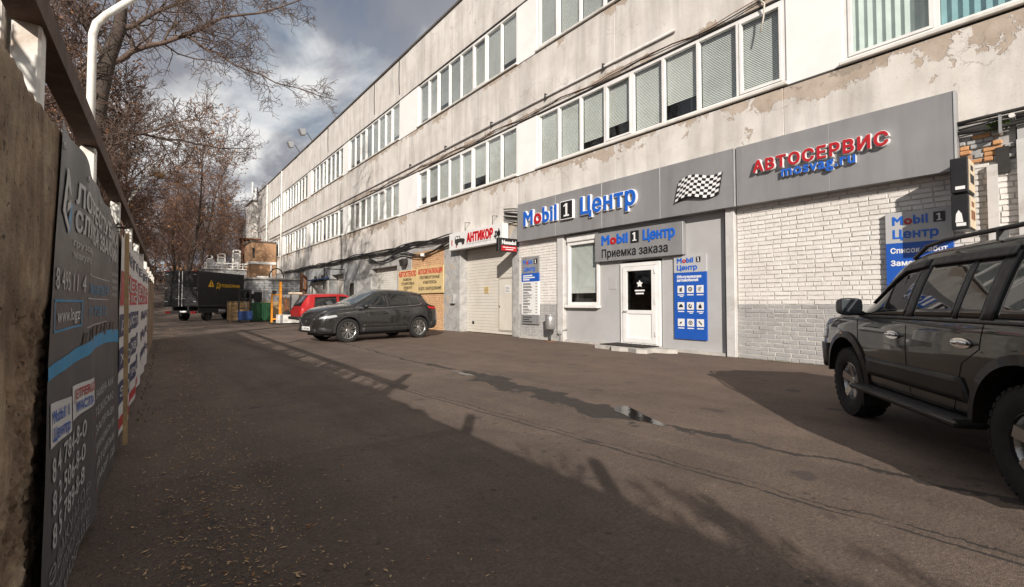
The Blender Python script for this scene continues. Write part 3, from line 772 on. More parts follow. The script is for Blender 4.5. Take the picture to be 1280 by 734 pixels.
mb.add([(U - .0405, p[1], p[2]) for p in st], [list(range(10))]); mb.add([(U - .0405, (a + b) / 2 + sy * .16, zz) for zz in (1.54, 1.58) for sy in (-1, 1)], [(0, 1, 3, 2)])
mb.add([(U - .0405, (a + b) / 2 + sy * .13, zz) for zz in (1.46, 1.50) for sy in (-1, 1)], [(0, 1, 3, 2)])
mb.build('star_sticker', 'letter_white', door)

# ---- garage gates
def gate(y0, y1, zt, xx, mat, nsec, wicket):
    g = part('garage_door', 'gate_trim', BD, (xx - .03, xx + .1, y0 - .05, y0 - .001, 0, zt), (xx - .03, xx + .1, y1 + .001, y1 + .05, 0, zt), (xx - .03, xx + .1, y0, y1, zt - .06, zt))
    h_ = (zt - .08) / nsec
    for k in range(nsec):
        mb = MB(); za = .02 + k * h_; n = 4
        for j in range(n):
            mb.cbox(xx, xx + .05, y0 + .004, y1 - .004, za + j * h_ / n + .003, za + (j + 1) * h_ / n - .001, .006)
        mb.build('panel', mat, g)
    part('reveal', 'grey_pier', BD, (FX + .03, FX + .54, y0 - .05 - .002, y0 - .051 + .0005, 0, zt), (FX + .06, FX + .53, y0, y1, zt + .002, zt + .01)) if False else None
    if wicket:
        a, b, zb, zt2 = wicket; f = .05; mb = MB()
        mb.box(xx - .03, xx - .002, a, a + f, zb, zt2); mb.box(xx - .03, xx - .002, b - f, b, zb, zt2); mb.box(xx - .03, xx - .002, a + f, b - f, zt2 - f, zt2); mb.box(xx - .03, xx - .002, a + f, b - f, zb, zb + f)
        mb.build('wicket_frame', 'gate_trim', g)
        MB().cbox(xx - .018, xx - .003, a + f + .004, b - f - .004, zb + f + .004, zt2 - f - .004, .004).build('wicket_leaf', mat, g)
        mb = MB(); mb.tube([(xx - .03, b - .09, 1.1), (xx - .08, b - .09, 1.1), (xx - .08, b - .16, 1.1)], .012, 6); mb.build('handle', 'black_plastic', g)
    return g
XG = FX + .38
g1 = gate(13.36, 16.92, 3.5, XG, 'gate_cream', 7, (13.62, 14.62, .14, 2.2))
for (yy, zz, wy, hz) in ((15.45, 1.75, .16, .13), (14.05, 1.75, .16, .14)):
    n_ = part('notice', 'yellow_board' if yy > 15 else 'board_white', g1, (XG - .026, XG - .02, yy - wy, yy + wy, zz - hz, zz + hz))
    mb = MB()
    for k in range(4): mb.box(XG - .029, XG - .0265, yy - wy + .03, yy + wy - .03, zz - hz + .04 + k * .055, zz - hz + .055 + k * .055)
    mb.build('print', 'letter_black', g1)
part('vent', 'black_plastic', g1, (XG - .012, XG - .002, 16.35, 16.5, .35, .47))
g2 = gate(23.2, 26.8, 3.22, XG, 'gate_white', 6, None)
part('gate_lintel', 'grey_pier', BD, (G0 + .02, FX + .54, 23.2, 26.8, 3.225, 3.718)); part('gate_lintel', 'grey_pier', BD, (G0 + .02, FX + .54, 13.365, 16.915, 3.53, 3.718))
# doorway with a beige door, further along
part('back_door', 'gate_cream', BD, (FX + .5, FX + .535, 31.7, 34.2, 0, 3.2))
part('door_lintel', 'grey_block', BD, (G0 + .03, FX + .54, 31.601, 34.299, 3.22, 3.718))
for (a, b, c_, d) in ((29.5, 30.4, 1.4, 2.5), (36.0, 36.7, 2.3, 3.3), (37.6, 38.5, 2.2, 3.3), (40.2, 41.2, 2.2, 3.3)):
    w_ = part('dark_window', 'dark_gap', BD, (G0 - .004, G0 + .1, a, b, c_, d)); part('frame', 'gate_trim', w_, (G0 - .03, G0 - .005, a - .05, a, c_, d), (G0 - .03, G0 - .005, b, b + .05, c_, d), (G0 - .03, G0 - .005, a - .05, b + .05, d, d + .05))
# cladding at the near right end, with the recess that shows raw brick
part('cladding', 'unit_grey', BD, (FX - .03, FX + .5, -2.2, .78, 2.45, 4.0), (FX - .03, FX + .5, -9.9, -2.2, 0, 4.1), (FX - .0, FX + .5, -2.2, .09, 0, 2.44))
part('cladding_trim', 'post_grey', BD, (FX - .055, FX - .031, .60, .79, 2.2, 3.72), (FX - .055, FX - .031, -2.2, .599, 2.45, 2.56), (FX - .05, FX - .031, -.9, -.8, 2.57, 4.0))
part('cable_box', 'dark_gap', BD, (FX - .02, FX + .03, .87, 1.02, 3.25, 3.66))
mb = MB()
rb = random.Random(31)
for k in range(6):
    yy = .80 + (.14 if k % 2 else 0)
    while yy < 1.42:
        ll = rb.choice((.26, .24, .13)) * rb.uniform(.85, 1.05); e_ = min(1.44, yy + ll)
        if rb.random() < .85: mb = MB().cbox(FX + rb.uniform(-.02, .05), FX + .2, yy + .006, e_ - .006, 3.48 + k * .078, 3.548 + k * .078 + rb.uniform(-.008, .004), .012); mb.build('loose_brick', 'brick_orange' if rb.random() < .7 else 'brick_grey', BD)
        yy = e_
part('vertical_duct', 'post_grey', BD, (FX - .05, FX + .028, 1.0, 1.12, .5, 3.4))

# ================================================================== SIGNS ON THE FACADE
# long grey fascia, left half
SX = FX - .2
def fascia(y0, y1, label):
    s_ = thing('fascia_sign', label, 'sign', (SX, (y0 + y1) / 2, 3.37))
    n = round((y1 - y0) / 1.9)
    for k in range(n):
        a, b = y0 + (y1 - y0) * k / n, y0 + (y1 - y0) * (k + 1) / n; MB().cbox(SX + .001 * (k % 2), FX + .03, a + .001, b - .001, 3.37, 4.68, .004).build('signboard', 'sign_grey', s_)
    part('edge_trim', 'sign_edge', s_, (SX - .012, SX - .001, y0, y0 + .03, 3.37, 4.68))
    return s_
s1 = fascia(5.045, 12.76, 'long grey fascia sign with blue Mobil 1 Центр letters and chequered flag')
def channel(txt, X, d, Yl, Yr, Zb, cap, par, front, bold, colors=None, rim=.055, lean=0, track=.03):
    """raised letters: white body a bit larger, coloured face in front"""
    W = text_w(txt, track); x = 0
    for ch in txt:
        adv, lp = glyph(ch)
        if lp:
            if lean: lp = [[(q[0] + lean * q[1], q[1]) for q in l] for l in lp]
            mp0 = fmap(X, d, Yl, Yr, Zb, cap); mb = MB(); put_glyph(mb, lp, x, lambda a, b, c_: mp0(a / W, b, c_), bold + rim)
            o = mb.build('letter', 'letter_white', par)
            mp1 = fmap(X - d - .002, .014, Yl, Yr, Zb, cap); mb = MB(); put_glyph(mb, lp, x, lambda a, b, c_: mp1(a / W, b, c_), bold)
            mb.build('letter_face', (colors or {}).get(ch, front), o)
        x += adv + track
    return
channel('Mobil', SX, .07, 12.36, 10.64, 3.87, .47, s1, 'letter_blue', .045, {'o': 'letter_red'}, rim=.035, track=.07)
bx = MB().cbox(SX - .09, SX, 9.97, 10.52, 3.81, 4.39, .006).build('number_box', 'letter_white', s1)
part('number_box_face', 'letter_black', bx, (SX - .094, SX - .0905, 9.995, 10.495, 3.835, 4.365))
def one(X, yc, zb, h_, w_, par):
    mb = MB(); poly = [(-.12, 0), (.5, 0), (.5, .12), (.3, .12), (.3, 1), (.1, 1), (-.14, .86), (-.14, .76), (.09, .82), (.09, .12), (-.12, .12)]
    mb.prism([(X, yc - (px - .18) * w_, zb + py * h_) for px, py in poly], (-.008, 0, 0)); return mb.build('numeral', 'letter_white', par)
one(SX - .0945, 10.245, 3.90, .40, .36, bx)
channel('Центр', SX, .07, 9.70, 7.62, 3.87, .47, s1, 'letter_blue', .04, rim=.04, track=.09)
# waving chequered flag: 10 x 7 squares on a curved plate
mb = MB(); nu, nv = 12, 8
def fl(u, v, w):
    yy = 6.50 - 1.08 * u - .12 * v * (1 - u * .2); zz = 3.71 + .50 * v + .06 * math.sin(u * 6.2 - .3) + .02 * u
    return (SX - .05 - .03 * w - .03 * math.sin(u * 5), yy, zz)
vs = [fl(i / nu, j / nv, 1) for j in range(nv + 1) for i in range(nu + 1)]
for j in range(nv):
    for i in range(nu): mb.add([vs[j * (nu + 1) + i], vs[j * (nu + 1) + i + 1], vs[(j + 1) * (nu + 1) + i + 1], vs[(j + 1) * (nu + 1) + i]], [(0, 1, 2, 3)], (i + j) % 2)
bd = [fl(i / nu, 0, 1) for i in range(nu + 1)] + [fl(1, j / nv, 1) for j in range(1, nv + 1)] + [fl(i / nu, 1, 1) for i in range(nu - 1, -1, -1)] + [fl(0, j / nv, 1) for j in range(nv - 1, 0, -1)]
mb.prism([(p[0] + .004, p[1] , p[2]) for p in bd], (.06, 0, 0), 1)
mb.build('chequered_flag', ['letter_white', 'letter_black'], s1)
# fascia, right half
s2 = fascia(1.43, 5.02, 'grey fascia sign with red АВТОСЕРВИС letters over blue web address')
channel('АВТОСЕРВИС', SX, .085, 4.61, 2.26, 4.015, .22, s2, 'letter_red', .05, rim=.05, track=.13)
channel('mosvag.ru', SX, .06, 4.07, 2.76, 3.815, .205, s2, 'letter_blue', .035, rim=.0, track=.08)

# sign over the door
EX = FX + .0
s3 = thing('entrance_sign', 'grey rectangular sign Приемка заказа over the white door', 'sign', (EX, 7.85, 2.42))
MB().cbox(EX - .08, U, 6.42, 9.28, 2.42, 3.25, .008).build('signboard', 'sign_grey', s3)
text('Mobil', fmap(EX - .08, .02, 9.03, 8.06, 2.90, .25), 'letter_blue', s3, colors={'o': 'letter_red'})
nb = part('number_box', 'letter_black', s3, (EX - .1, EX - .08, 7.72, 7.98, 2.86, 3.18)); one(EX - .101, 7.85, 2.905, .23, .2, nb)
text('Центр', fmap(EX - .08, .02, 7.6, 6.62, 2.90, .25), 'letter_blue', s3)
text('Приемка заказа', fmap(EX - .08, .012, 9.03, 6.82, 2.53, .22), 'letter_black', s3, bold=.02)

# blue service board right of the door
s4 = thing('service_board', 'blue and grey service board with nine white icons right of the white door', 'sign', (U, 6.32, .33))
part('header', 'board_grey_lit', s4, (U - .05, U - .001, 5.88, 6.74, 1.98, 2.40))
part('panel', 'board_blue', s4, (U - .05, U - .001, 5.88, 6.74, .33, 1.979))
text('Mobil', fmap(U - .05, .008, 6.66, 6.20, 2.22, .115), 'letter_blue', s4, colors={'o': 'letter_red'})
nb = part('number_box', 'letter_black', s4, (U - .058, U - .051, 6.02, 6.13, 2.215, 2.345)); one(U - .0585, 6.075, 2.232, .095, .085, nb)
text('Центр', fmap(U - .05, .008, 6.66, 6.1, 2.04, .115), 'letter_blue', s4)
text('Обслуживание', fmap(U - .05, .004, 6.66, 6.0, 1.84, .065), 'letter_white', s4, 'lettering', single=True)
text('автомобилей', fmap(U - .05, .004, 6.66, 6.08, 1.755, .065), 'letter_white', s4, 'lettering', single=True)
for r_ in range(3):
    for c_ in range(3):
        yc = 6.55 - c_ * .255; zc = 1.56 - r_ * .41; ic = MB().cbox(U - .056, U - .051, yc - .092, yc + .092, zc - .092, zc + .092, .002).build('icon', 'board_white', s4)
        mb = MB(); k = r_ * 3 + c_; X0 = U - .0575
        P = lambda pts: mb.add([(X0, yc - a_ * .07, zc + b_ * .07) for a_, b_ in pts], [list(range(len(pts)))])
        ring = lambda r0, r1, n=14, a0=0, a1=6.2832: [P([(r0 * math.cos(a0 + (a1 - a0) * i / n), r0 * math.sin(a0 + (a1 - a0) * i / n)), (r1 * math.cos(a0 + (a1 - a0) * i / n), r1 * math.sin(a0 + (a1 - a0) * i / n)), (r1 * math.cos(a0 + (a1 - a0) * (i + 1) / n), r1 * math.sin(a0 + (a1 - a0) * (i + 1) / n)), (r0 * math.cos(a0 + (a1 - a0) * (i + 1) / n), r0 * math.sin(a0 + (a1 - a0) * (i + 1) / n))]) for i in range(n)]
        if k == 0: P([(-.5, -.8), (.1, -.8), (.1, .6), (-.5, .4)]); P([(.2, -.8), (.5, -.8), (.5, .8), (.2, .7)])
        elif k == 1: ring(.45, .8); ring(0, .25)
        elif k == 2: ring(.55, .75, 12, .4, 5.2); ring(0, .3, 10)
        elif k == 3: P([(-.8, -.5), (.8, -.5), (.8, .1), (.55, .15), (.4, .6), (-.4, .6), (-.55, .15), (-.8, .1)])
        elif k == 4: ring(.35, .8, 12, 1.6, 5.6); P([(.2, -.6), (.7, .3), (.4, .5), (0, -.3)])
        elif k == 5: P([(-.55, -.8), (.55, -.8), (.55, .1), (.2, .4), (.2, .8), (-.15, .8), (-.15, .4), (-.55, .1)])
        elif k == 6: P([(-.7, -.4), (-.4, -.7), (.1, -.1), (-.2, .2)]); ring(0, .32, 8)
        elif k == 7: ring(.5, .8, 10); ring(0, .3, 6)
        else: P([(-.7, .5), (-.4, .75), (.7, -.4), (.4, -.75)])
        mb.build('pictogram', 'letter_black', ic)
        mb = MB()
        mb.box(U - .0525, U - .051, yc - .085, yc + .085, zc - .15, zc - .125); (mb.box(U - .0525, U - .051, yc - .06, yc + .03, zc - .185, zc - .165) if k in (0, 4, 5) else None)
        mb.build('caption', 'letter_white', ic)

# price board on the narrow brick pier
s5 = thing('price_board', 'tall narrow price board, grey, blue and white, on the brick pier left of the window', 'sign', (FX, 12.3, .5))
for nm, m_, z0, z1 in (('header', 'sign_grey', 2.25, 2.82), ('title_strip', 'board_blue', 1.96, 2.249), ('price_list', 'board_white', .82, 1.959), ('footer', 'sign_grey', .5, .819)):
    part(nm, m_, s5, (FX - .03, FX + .02, 11.84, 12.74, z0, z1))
text('Mobil', fmap(FX - .03, .006, 12.66, 12.15, 2.57, .14), 'letter_blue', s5, colors={'o': 'letter_red'})
nb = part('number_box', 'letter_black', s5, (FX - .037, FX - .031, 11.9, 12.08, 2.56, 2.73)); one(FX - .038, 11.99, 2.58, .12, .11, nb)
text('Центр', fmap(FX - .03, .006, 12.62, 12.0, 2.33, .14), 'letter_blue', s5)
mb = MB()
for k, (w_, n_) in enumerate(((.5, 1), (.62, 1), (.35, 1))): mb.box(FX - .033, FX - .031, 12.66 - w_, 12.66, 2.15 - k * .07, 2.19 - k * .07)
mb.build('title_print', 'letter_white', s5)
mb = MB(); rr = random.Random(5)
for k in range(11):
    zz = 1.88 - k * .098; mb.box(FX - .033, FX - .031, 12.66 - rr.uniform(.25, .5), 12.66, zz, zz + .022); mb.box(FX - .033, FX - .031, 12.66 - rr.uniform(.2, .5), 12.66, zz - .036, zz - .016); mb.box(FX - .033, FX - .031, 11.93, 11.99, zz - .01, zz + .015)
for k in range(3): mb.box(FX - .033, FX - .031, 12.66 - rr.uniform(.3, .55), 12.66, .56 + k * .08, .59 + k * .08)
mb.build('price_print', 'letter_black', s5)

# list board behind the off-roader
s6 = thing('works_list_board', 'grey and blue list board Список on the white brick wall behind the off-roader', 'sign', (FX, 2.0, .9))
part('header', 'board_grey_lit', s6, (FX - .05, FX + .02, 1.53, 2.42, 2.28, 2.82)); part('panel', 'board_blue', s6, (FX - .05, FX + .02, 1.53, 2.42, .9, 2.279))
text('Mobil', fmap(FX - .05, .006, 2.33, 1.83, 2.6, .14), 'letter_blue', s6, colors={'o': 'letter_red'})
nb = part('number_box', 'letter_black', s6, (FX - .057, FX - .051, 1.62, 1.77, 2.59, 2.76)); one(FX - .058, 1.695, 2.61, .12, .11, nb)
text('Центр', fmap(FX - .05, .006, 2.33, 1.7, 2.36, .14), 'letter_blue', s6)
text('Список работ', fmap(FX - .05, .004, 2.36, 1.6, 2.1, .085), 'letter_white', s6, 'lettering', single=True)
text('Замена', fmap(FX - .05, .004, 2.36, 1.9, 1.88, .085), 'letter_white', s6, 'lettering', single=True)

# АНТИКОР sign over the garage gate
s7 = thing('garage_sign', 'white sign with red АНТИКОР letters and a jeep drawing over the cream garage gate', 'sign', (FX - .3, 15.4, 3.45))
AX = FX - .3
mb = MB(); mb.prism([(AX, 17.25, 3.45), (AX + .28, 17.25, 3.45), (AX + .28, 17.25, 4.15), (AX, 17.25, 4.15)], (0, -3.72, 0)); mb.build('signboard', 'board_white', s7)
text('АНТИКОР', fmap(AX, .03, 15.86, 14.06, 3.68, .32), 'letter_red', s7, bold=.055, track=.05)
text('.рф', fmap(AX, .02, 14.02, 13.62, 3.68, .25), 'letter_black', s7, bold=.04)
text('антикоррозийная обработка', fmap(AX, .004, 15.9, 14.2, 3.57, .06), 'banner_dim', s7, 'lettering', single=True, bold=0)
J = lambda px, pz: (AX - .004, 16.85 - px * .85, 3.60 + pz * .42)
mb = MB()
mb.add([J(*p) for p in [(.05, .35), (.05, .85), (.15, .95), (.5, .95), (.56, .68), (.9, .6), (.97, .45), (.95, .3), (.05, .25)]], [list(range(9))], 0)
for cx in (.25, .8):
    mb.add([(AX - .006, 16.85 - (cx + .13 * math.cos(i * .5236)) * .85, 3.60 + (.24 + .24 * math.sin(i * .5236)) * .42) for i in range(12)], [list(range(12))], 0)
mb.add([(AX - .006, *J(*p)[1:]) for p in [(.12, .66), (.12, .88), (.3, .88), (.3, .66)]], [(0, 1, 2, 3)], 1); mb.add([(AX - .006, *J(*p)[1:]) for p in [(.34, .66), (.34, .88), (.46, .88), (.5, .66)]], [(0, 1, 2, 3)], 1)
mb.build('jeep_drawing', ['dark_metal', 'board_white'], s7)
mb = MB(); mb.add([(AX - .004, 17.08, 3.64), (AX - .004, 17.0, 3.64), (AX - .004, 17.0, 3.9), (AX - .004, 17.08, 3.86)], [(0, 1, 2, 3)]); mb.add([(AX - .004, 16.72, 3.52), (AX - .004, 16.66, 3.52), (AX - .004, 16.64, 3.6), (AX - .004, 16.74, 3.6)], [(0, 1, 2, 3)]); mb.build('red_mark', 'letter_red', s7)
for yy in (14.2, 16.1): MB().tube([(AX + .05, yy, 4.15), (AX + .05, yy, 4.5), (FX, yy, 4.52)], .014, 5).build('stay_rod', 'dark_metal', s7)
# projecting black and red box sign
s8 = thing('projecting_sign', 'black and red box sign Noxudol jutting out beside the garage gate', 'sign', (10.0, 13.02, 3.02))
MB().cbox(9.62, 10.46, 12.96, 13.1, 3.02, 3.5, .01).build('box', 'letter_black', s8)
part('bracket', 'dark_metal', s8, (10.461, FX + .03, 13.0, 13.05, 3.1, 3.16), (10.461, FX + .03, 13.0, 13.05, 3.36, 3.42))
part('red_strip', 'letter_red', s8, (9.74, 10.42, 12.952, 12.959, 3.05, 3.23))
pm_ = lambda x0, x1, zb, cap, d=.004, yy=12.959: (lambda u, v, w: (x0 + (x1 - x0) * u, yy - d * w, zb + cap * v))
text('Noxudol', pm_(9.76, 10.40, 3.285, .13), 'letter_white', s8, bold=.06)
mb = MB(); mb.box(9.8, 10.36, 12.948, 12.951, 3.16, 3.185); mb.box(9.92, 10.26, 12.948, 12.951, 3.09, 3.115); mb.build('strip_print', 'letter_white', s8)
# yellow board
s9 = thing('yellow_signboard', 'yellow hand-painted signboard АВТОСТЕКЛО on the yellow brick wall behind the grey car', 'sign', (FX, 20.5, 1.68))
YX = FX - .02
MB().cbox(YX - .03, YX + .03, 18.2, 20.72, 1.68, 2.92, .006).build('board', 'yellow_board', s9); MB().cbox(YX - .03, YX + .03, 20.73, 22.85, 1.72, 2.88, .006).build('board', 'yellow_board', s9)
Y_ = YX - .03
text('АВТОСТЕКЛО', fmap(Y_, .006, 22.78, 20.8, 2.56, .24), 'letter_red', s9, bold=.06)
text('АВТОСИГНАЛИЗАЦИЯ', fmap(Y_, .006, 20.62, 18.25, 2.60, .22), 'letter_red', s9, bold=.05)
for s_, a, b, zb in (('ЗАМЕНА', 22.3, 21.3, 2.34), ('ТОНИРОВКА', 22.5, 21.0, 2.13), ('РЕМОНТ', 22.2, 21.2, 1.92), ('ПРОТИВОУГОННЫЕ', 20.45, 18.5, 2.36), ('КОМПЛЕКСЫ', 20.1, 18.8, 2.13), ('И ДОП. ОБОРУДОВАНИЕ', 20.55, 18.35, 1.84)):
    text(s_, fmap(Y_, .005, a, b, zb, .13), 'letter_black', s9, 'lettering', bold=.03, single=True)

# two projecting lightboxes at the near end
for lab, zb in (('upper of two black box signs jutting from the brick wall above the off-roader', 2.93), ('lower of two black box signs jutting from the brick wall above the off-roader', 2.36)):
    q = thing('box_sign', lab, 'sign', (10.2, 1.36, zb), group='black box signs at the corner')
    MB().cbox(9.9, 10.44, 1.262, 1.466, zb, zb + .545, .012).build('box', 'letter_black', q)
    part('bracket', 'dark_metal', q, (10.441, FX + .03, 1.34, 1.38, zb + .1, zb + .14), (10.441, FX + .03, 1.34, 1.38, zb + .4, zb + .44))
    part('printed_face', 'beige_print', q, (9.935, 10.41, 1.252, 1.2615, zb + .03, zb + .515))
    part('edge_label', 'letter_white', q, (9.893, 9.8995, 1.30, 1.41, zb + .05, zb + .10))
    mb = MB(); mb.box(10.0, 10.33, 1.249, 1.2515, zb + .16, zb + .3); mb.box(10.05, 10.25, 1.249, 1.2515, zb + .36, zb + .44); mb.build('face_print', 'cloth_dark' if zb > 2.6 else 'rust', q)
mb = MB(); mb.add([(9.8925, 1.42, 2.47), (9.8925, 1.33, 2.47), (9.8925, 1.345, 2.6), (9.8925, 1.38, 2.66), (9.8925, 1.41, 2.6)], [(0, 1, 2, 3, 4)]); mb.build('edge_emblem', 'letter_white', q)

# ---- things fixed to the facade
fl_ = thing('wall_floodlight', 'dark floodlight on the grey pier above the yellow signboard', 'lamp', (FX, 22.0, 3.2))
mb = MB(); mb.prism([(FX - .3, 21.8, 3.42), (FX - .05, 21.8, 3.5), (FX - .05, 21.8, 3.25), (FX - .22, 21.8, 3.1)], (0, .5, 0)); mb.build('housing', 'dark_metal', fl_, fix=True)
part('bracket', 'dark_metal', fl_, (FX - .06, FX + .03, 22.0, 22.1, 3.3, 3.4))
cm_ = thing('security_camera', 'small pale security camera on the yellow brick under the cables', 'camera', (FX, 19.9, 3.45))
MB().tube([(FX + .03, 19.9, 3.5), (FX - .08, 19.9, 3.5)], .025, 6).build('arm', 'white_paint', cm_); MB().cbox(FX - .28, FX - .081, 19.84, 19.98, 3.42, 3.56, .02).build('housing', 'white_paint', cm_)
br_ = thing('steel_bracket', 'black steel frame bracket standing out from the grey block wall', 'bracket', (FX, 28.9, 2.2))
mb = MB(); mb.bar((FX, 31.4, 3.45), (9.2, 31.4, 3.45), .06); mb.bar((FX, 31.4, 2.75), (9.2, 31.4, 2.75), .06); mb.bar((9.2, 31.4, 3.6), (9.2, 31.4, 2.1), .07); mb.bar((9.5, 31.4, 2.75), (9.25, 31.4, 3.45), .04); mb.build('frame', 'black_plastic', br_)
bs = thing('fuse_box', 'small grey fuse box low on the pier left of the garage gate', 'box', (FX, 17.4, 1.2))
MB().cbox(FX - .12, FX + .03, 17.25, 17.55, 1.2, 1.6, .01).build('case', 'grey_pier', bs); part('hinge', 'dark_metal', bs, (FX - .125, FX - .1205, 17.27, 17.29, 1.25, 1.55))
cw = thing('blue_awning', 'small canopy with a blue edge over a pale shutter along the far wall', 'awning', (FX, 37, 2.95))
mb = MB(); mb.prism([(FX, 34.6, 3.1), (FX - .6, 34.6, 2.98), (FX - .6, 34.6, 2.9), (FX, 34.6, 3.0)], (0, 4.6, 0)); mb.build('canopy', 'blue_paint', cw)
part('shutter', 'gate_white', cw, (FX - .08, FX + .02, 34.7, 39.1, .3, 2.85))
# ash bin on the pier
ub = thing('ash_bin', 'small grey metal ash bin on a post by the brick pier', 'bin', (10.2, 10.98, 0))
MB().lathe([(0, .38), (.13, .38), (.15, .41), (.16, .78), (.15, .82), (.17, .83), (.17, .85), (.0, .87)], (10.2, 10.98, 0), 'Z', 16).build('body', 'galvanised', ub, smooth=True)
MB().tube([(10.2, 10.98, 0), (10.2, 10.98, .39)], .025, 8).build('post', 'dark_metal', ub); MB().lathe([(0, .0), (.16, .0), (.16, .02), (.0, .025)], (10.2, 10.98, .0), 'Z', 14).build('foot', 'rust', ub)
pv = thing('wall_pipe_valve', 'grey pipe stub with valve at the foot of the brick pier', 'pipe', (10.42, 10.55, 0))
MB().tube([(10.38, 10.72, 0), (10.38, 10.72, .3), (10.38, 10.6, .38), (FX + .05, 10.6, .38)], .03, 8).build('pipe', 'grey_pier', pv, smooth=True); MB().lathe([(0, -.02), (.07, -.02), (.07, .02), (0, .02)], (10.33, 10.66, .3), 'X', 12).build('valve_wheel', 'grey_pier', pv)
# doorstep and mat
ds_ = thing('doorstep', 'low worn concrete doorstep in front of the white door', 'step', (10.1, 7.7, 0))
poly = blob(10.06, 7.65, .62, 1.05, 0, 26, 8.1, .0)
poly = [(min(p[0], FX + .05), p[1], p[2]) for p in poly]
MB().prism(poly, (0, 0, .10)).build('slab', 'concrete', ds_, fix=True)
dm = thing('doormat', 'dark brown rubber mat lying on the doorstep', 'mat', (10.1, 7.8, .1))
MB().cbox(9.72, 10.4, 7.1, 8.5, .104, .125, .008).build('mat', 'mat_rubber', dm)
for k in range(9): part('rib', 'mat_rubber', dm, (9.76, 10.36, 7.18 + k * .145, 7.26 + k * .145, .1255, .133))

# ---- cables
def cable_run(name, label, pts_y, z_f, n, spread, seed, x=FX - .06):
    t_ = thing(name, label, 'cables', (x, pts_y[0], z_f(pts_y[0]))); rc = random.Random(seed)
    for c_ in range(n):
        ph = rc.uniform(0, 6); am = rc.uniform(.02, .09); dz = rc.uniform(-spread, spread); dx = rc.uniform(-.05, .03); fr = rc.uniform(.5, 1.3); pts = []
        m_ = int(abs(pts_y[1] - pts_y[0]) / .35) + 2
        for k in range(m_):
            yy = pts_y[0] + (pts_y[1] - pts_y[0]) * k / (m_ - 1)
            pts.append((x + dx, yy, z_f(yy) + dz + am * math.sin(yy * fr + ph) + .05 * noise.noise(Vector((yy * .8, c_ * 3.1, seed)))))
        MB().tube(pts, rc.choice((.012, .016, .022, .03)), 5).build('cable', 'cable', t_, smooth=True)
    return t_
cable_run('cable_bundle', 'tangled black cable bundle sagging along the wall above the garage gates', (17.4, 48), lambda y_: 4.07 + .05 * math.sin(y_ * .7), 8, .08, 1)
lc_ = cable_run('loose_cables', 'loose looped cables hanging below the bundle above the yellow signboard', (17.6, 27), lambda y_: 3.85 - .25 * abs(math.sin((y_ - 17.6) * .67)), 4, .08, 2, FX - .1)
cable_run('cable_bundle', 'short black cable bundle between the garage sign and the long fascia', (12.8, 13.7), lambda y_: 4.35 + .2 * (y_ - 13.2) , 6, .25, 4, FX - .05)
cr_ = cable_run('cable_bundle', 'black cables running along the wall at the near right end', (-6, 1.5), lambda y_: 4.06, 6, .12, 3, FX - .1)
part('cable_clamp', 'galvanised', cr_, (FX - .2, FX, .93, .96, 3.84, 4.12)); MB().lathe([(0, -.03), (.035, -.03), (.035, .03), (0, .03)], (FX - .14, .82, 4.08), 'X', 10).build('insulator', 'white_paint', cr_)
ms_ = MB(); rr = random.Random(8)
for k in range(120):
    yy = rr.uniform(.84, 1.1); zz = 3.93 + rr.uniform(0, .1); xx = FX - .05 - rr.uniform(0, .08); a = rr.uniform(.01, .03)
    ms_.add([(xx, yy - a, zz), (xx - a, yy, zz + a), (xx, yy + a, zz + a * .3), (xx + a * .5, yy, zz - a)], [(0, 1, 2, 3)])
prop(ms_.build('moss_tuft', 'moss'), 'green moss growing on the broken brickwork under the cables', 'moss', kind='stuff')
# roof floodlights
for lab, yy in (('rooftop floodlight on a short arm at the parapet, the larger one', 43.4), ('rooftop floodlight farther from the camera on the parapet', 39.6)):
    q = thing('roof_floodlight', lab, 'lamp', (FX, yy, 14.3), group='floodlights on the parapet')
    MB().tube([(FX + .1, yy, 14.29), (FX - .3, yy, 14.9), (FX - .7, yy, 15.0)], .03, 6).build('arm', 'dark_metal', q)
    mb = MB(); mb.prism([(FX - 1.0, yy - .25, 15.1), (FX - .55, yy - .25, 15.2), (FX - .5, yy - .25, 14.75), (FX - .8, yy - .25, 14.65)], (0, .5, 0)); mb.build('housing', 'galvanised', q, fix=True)

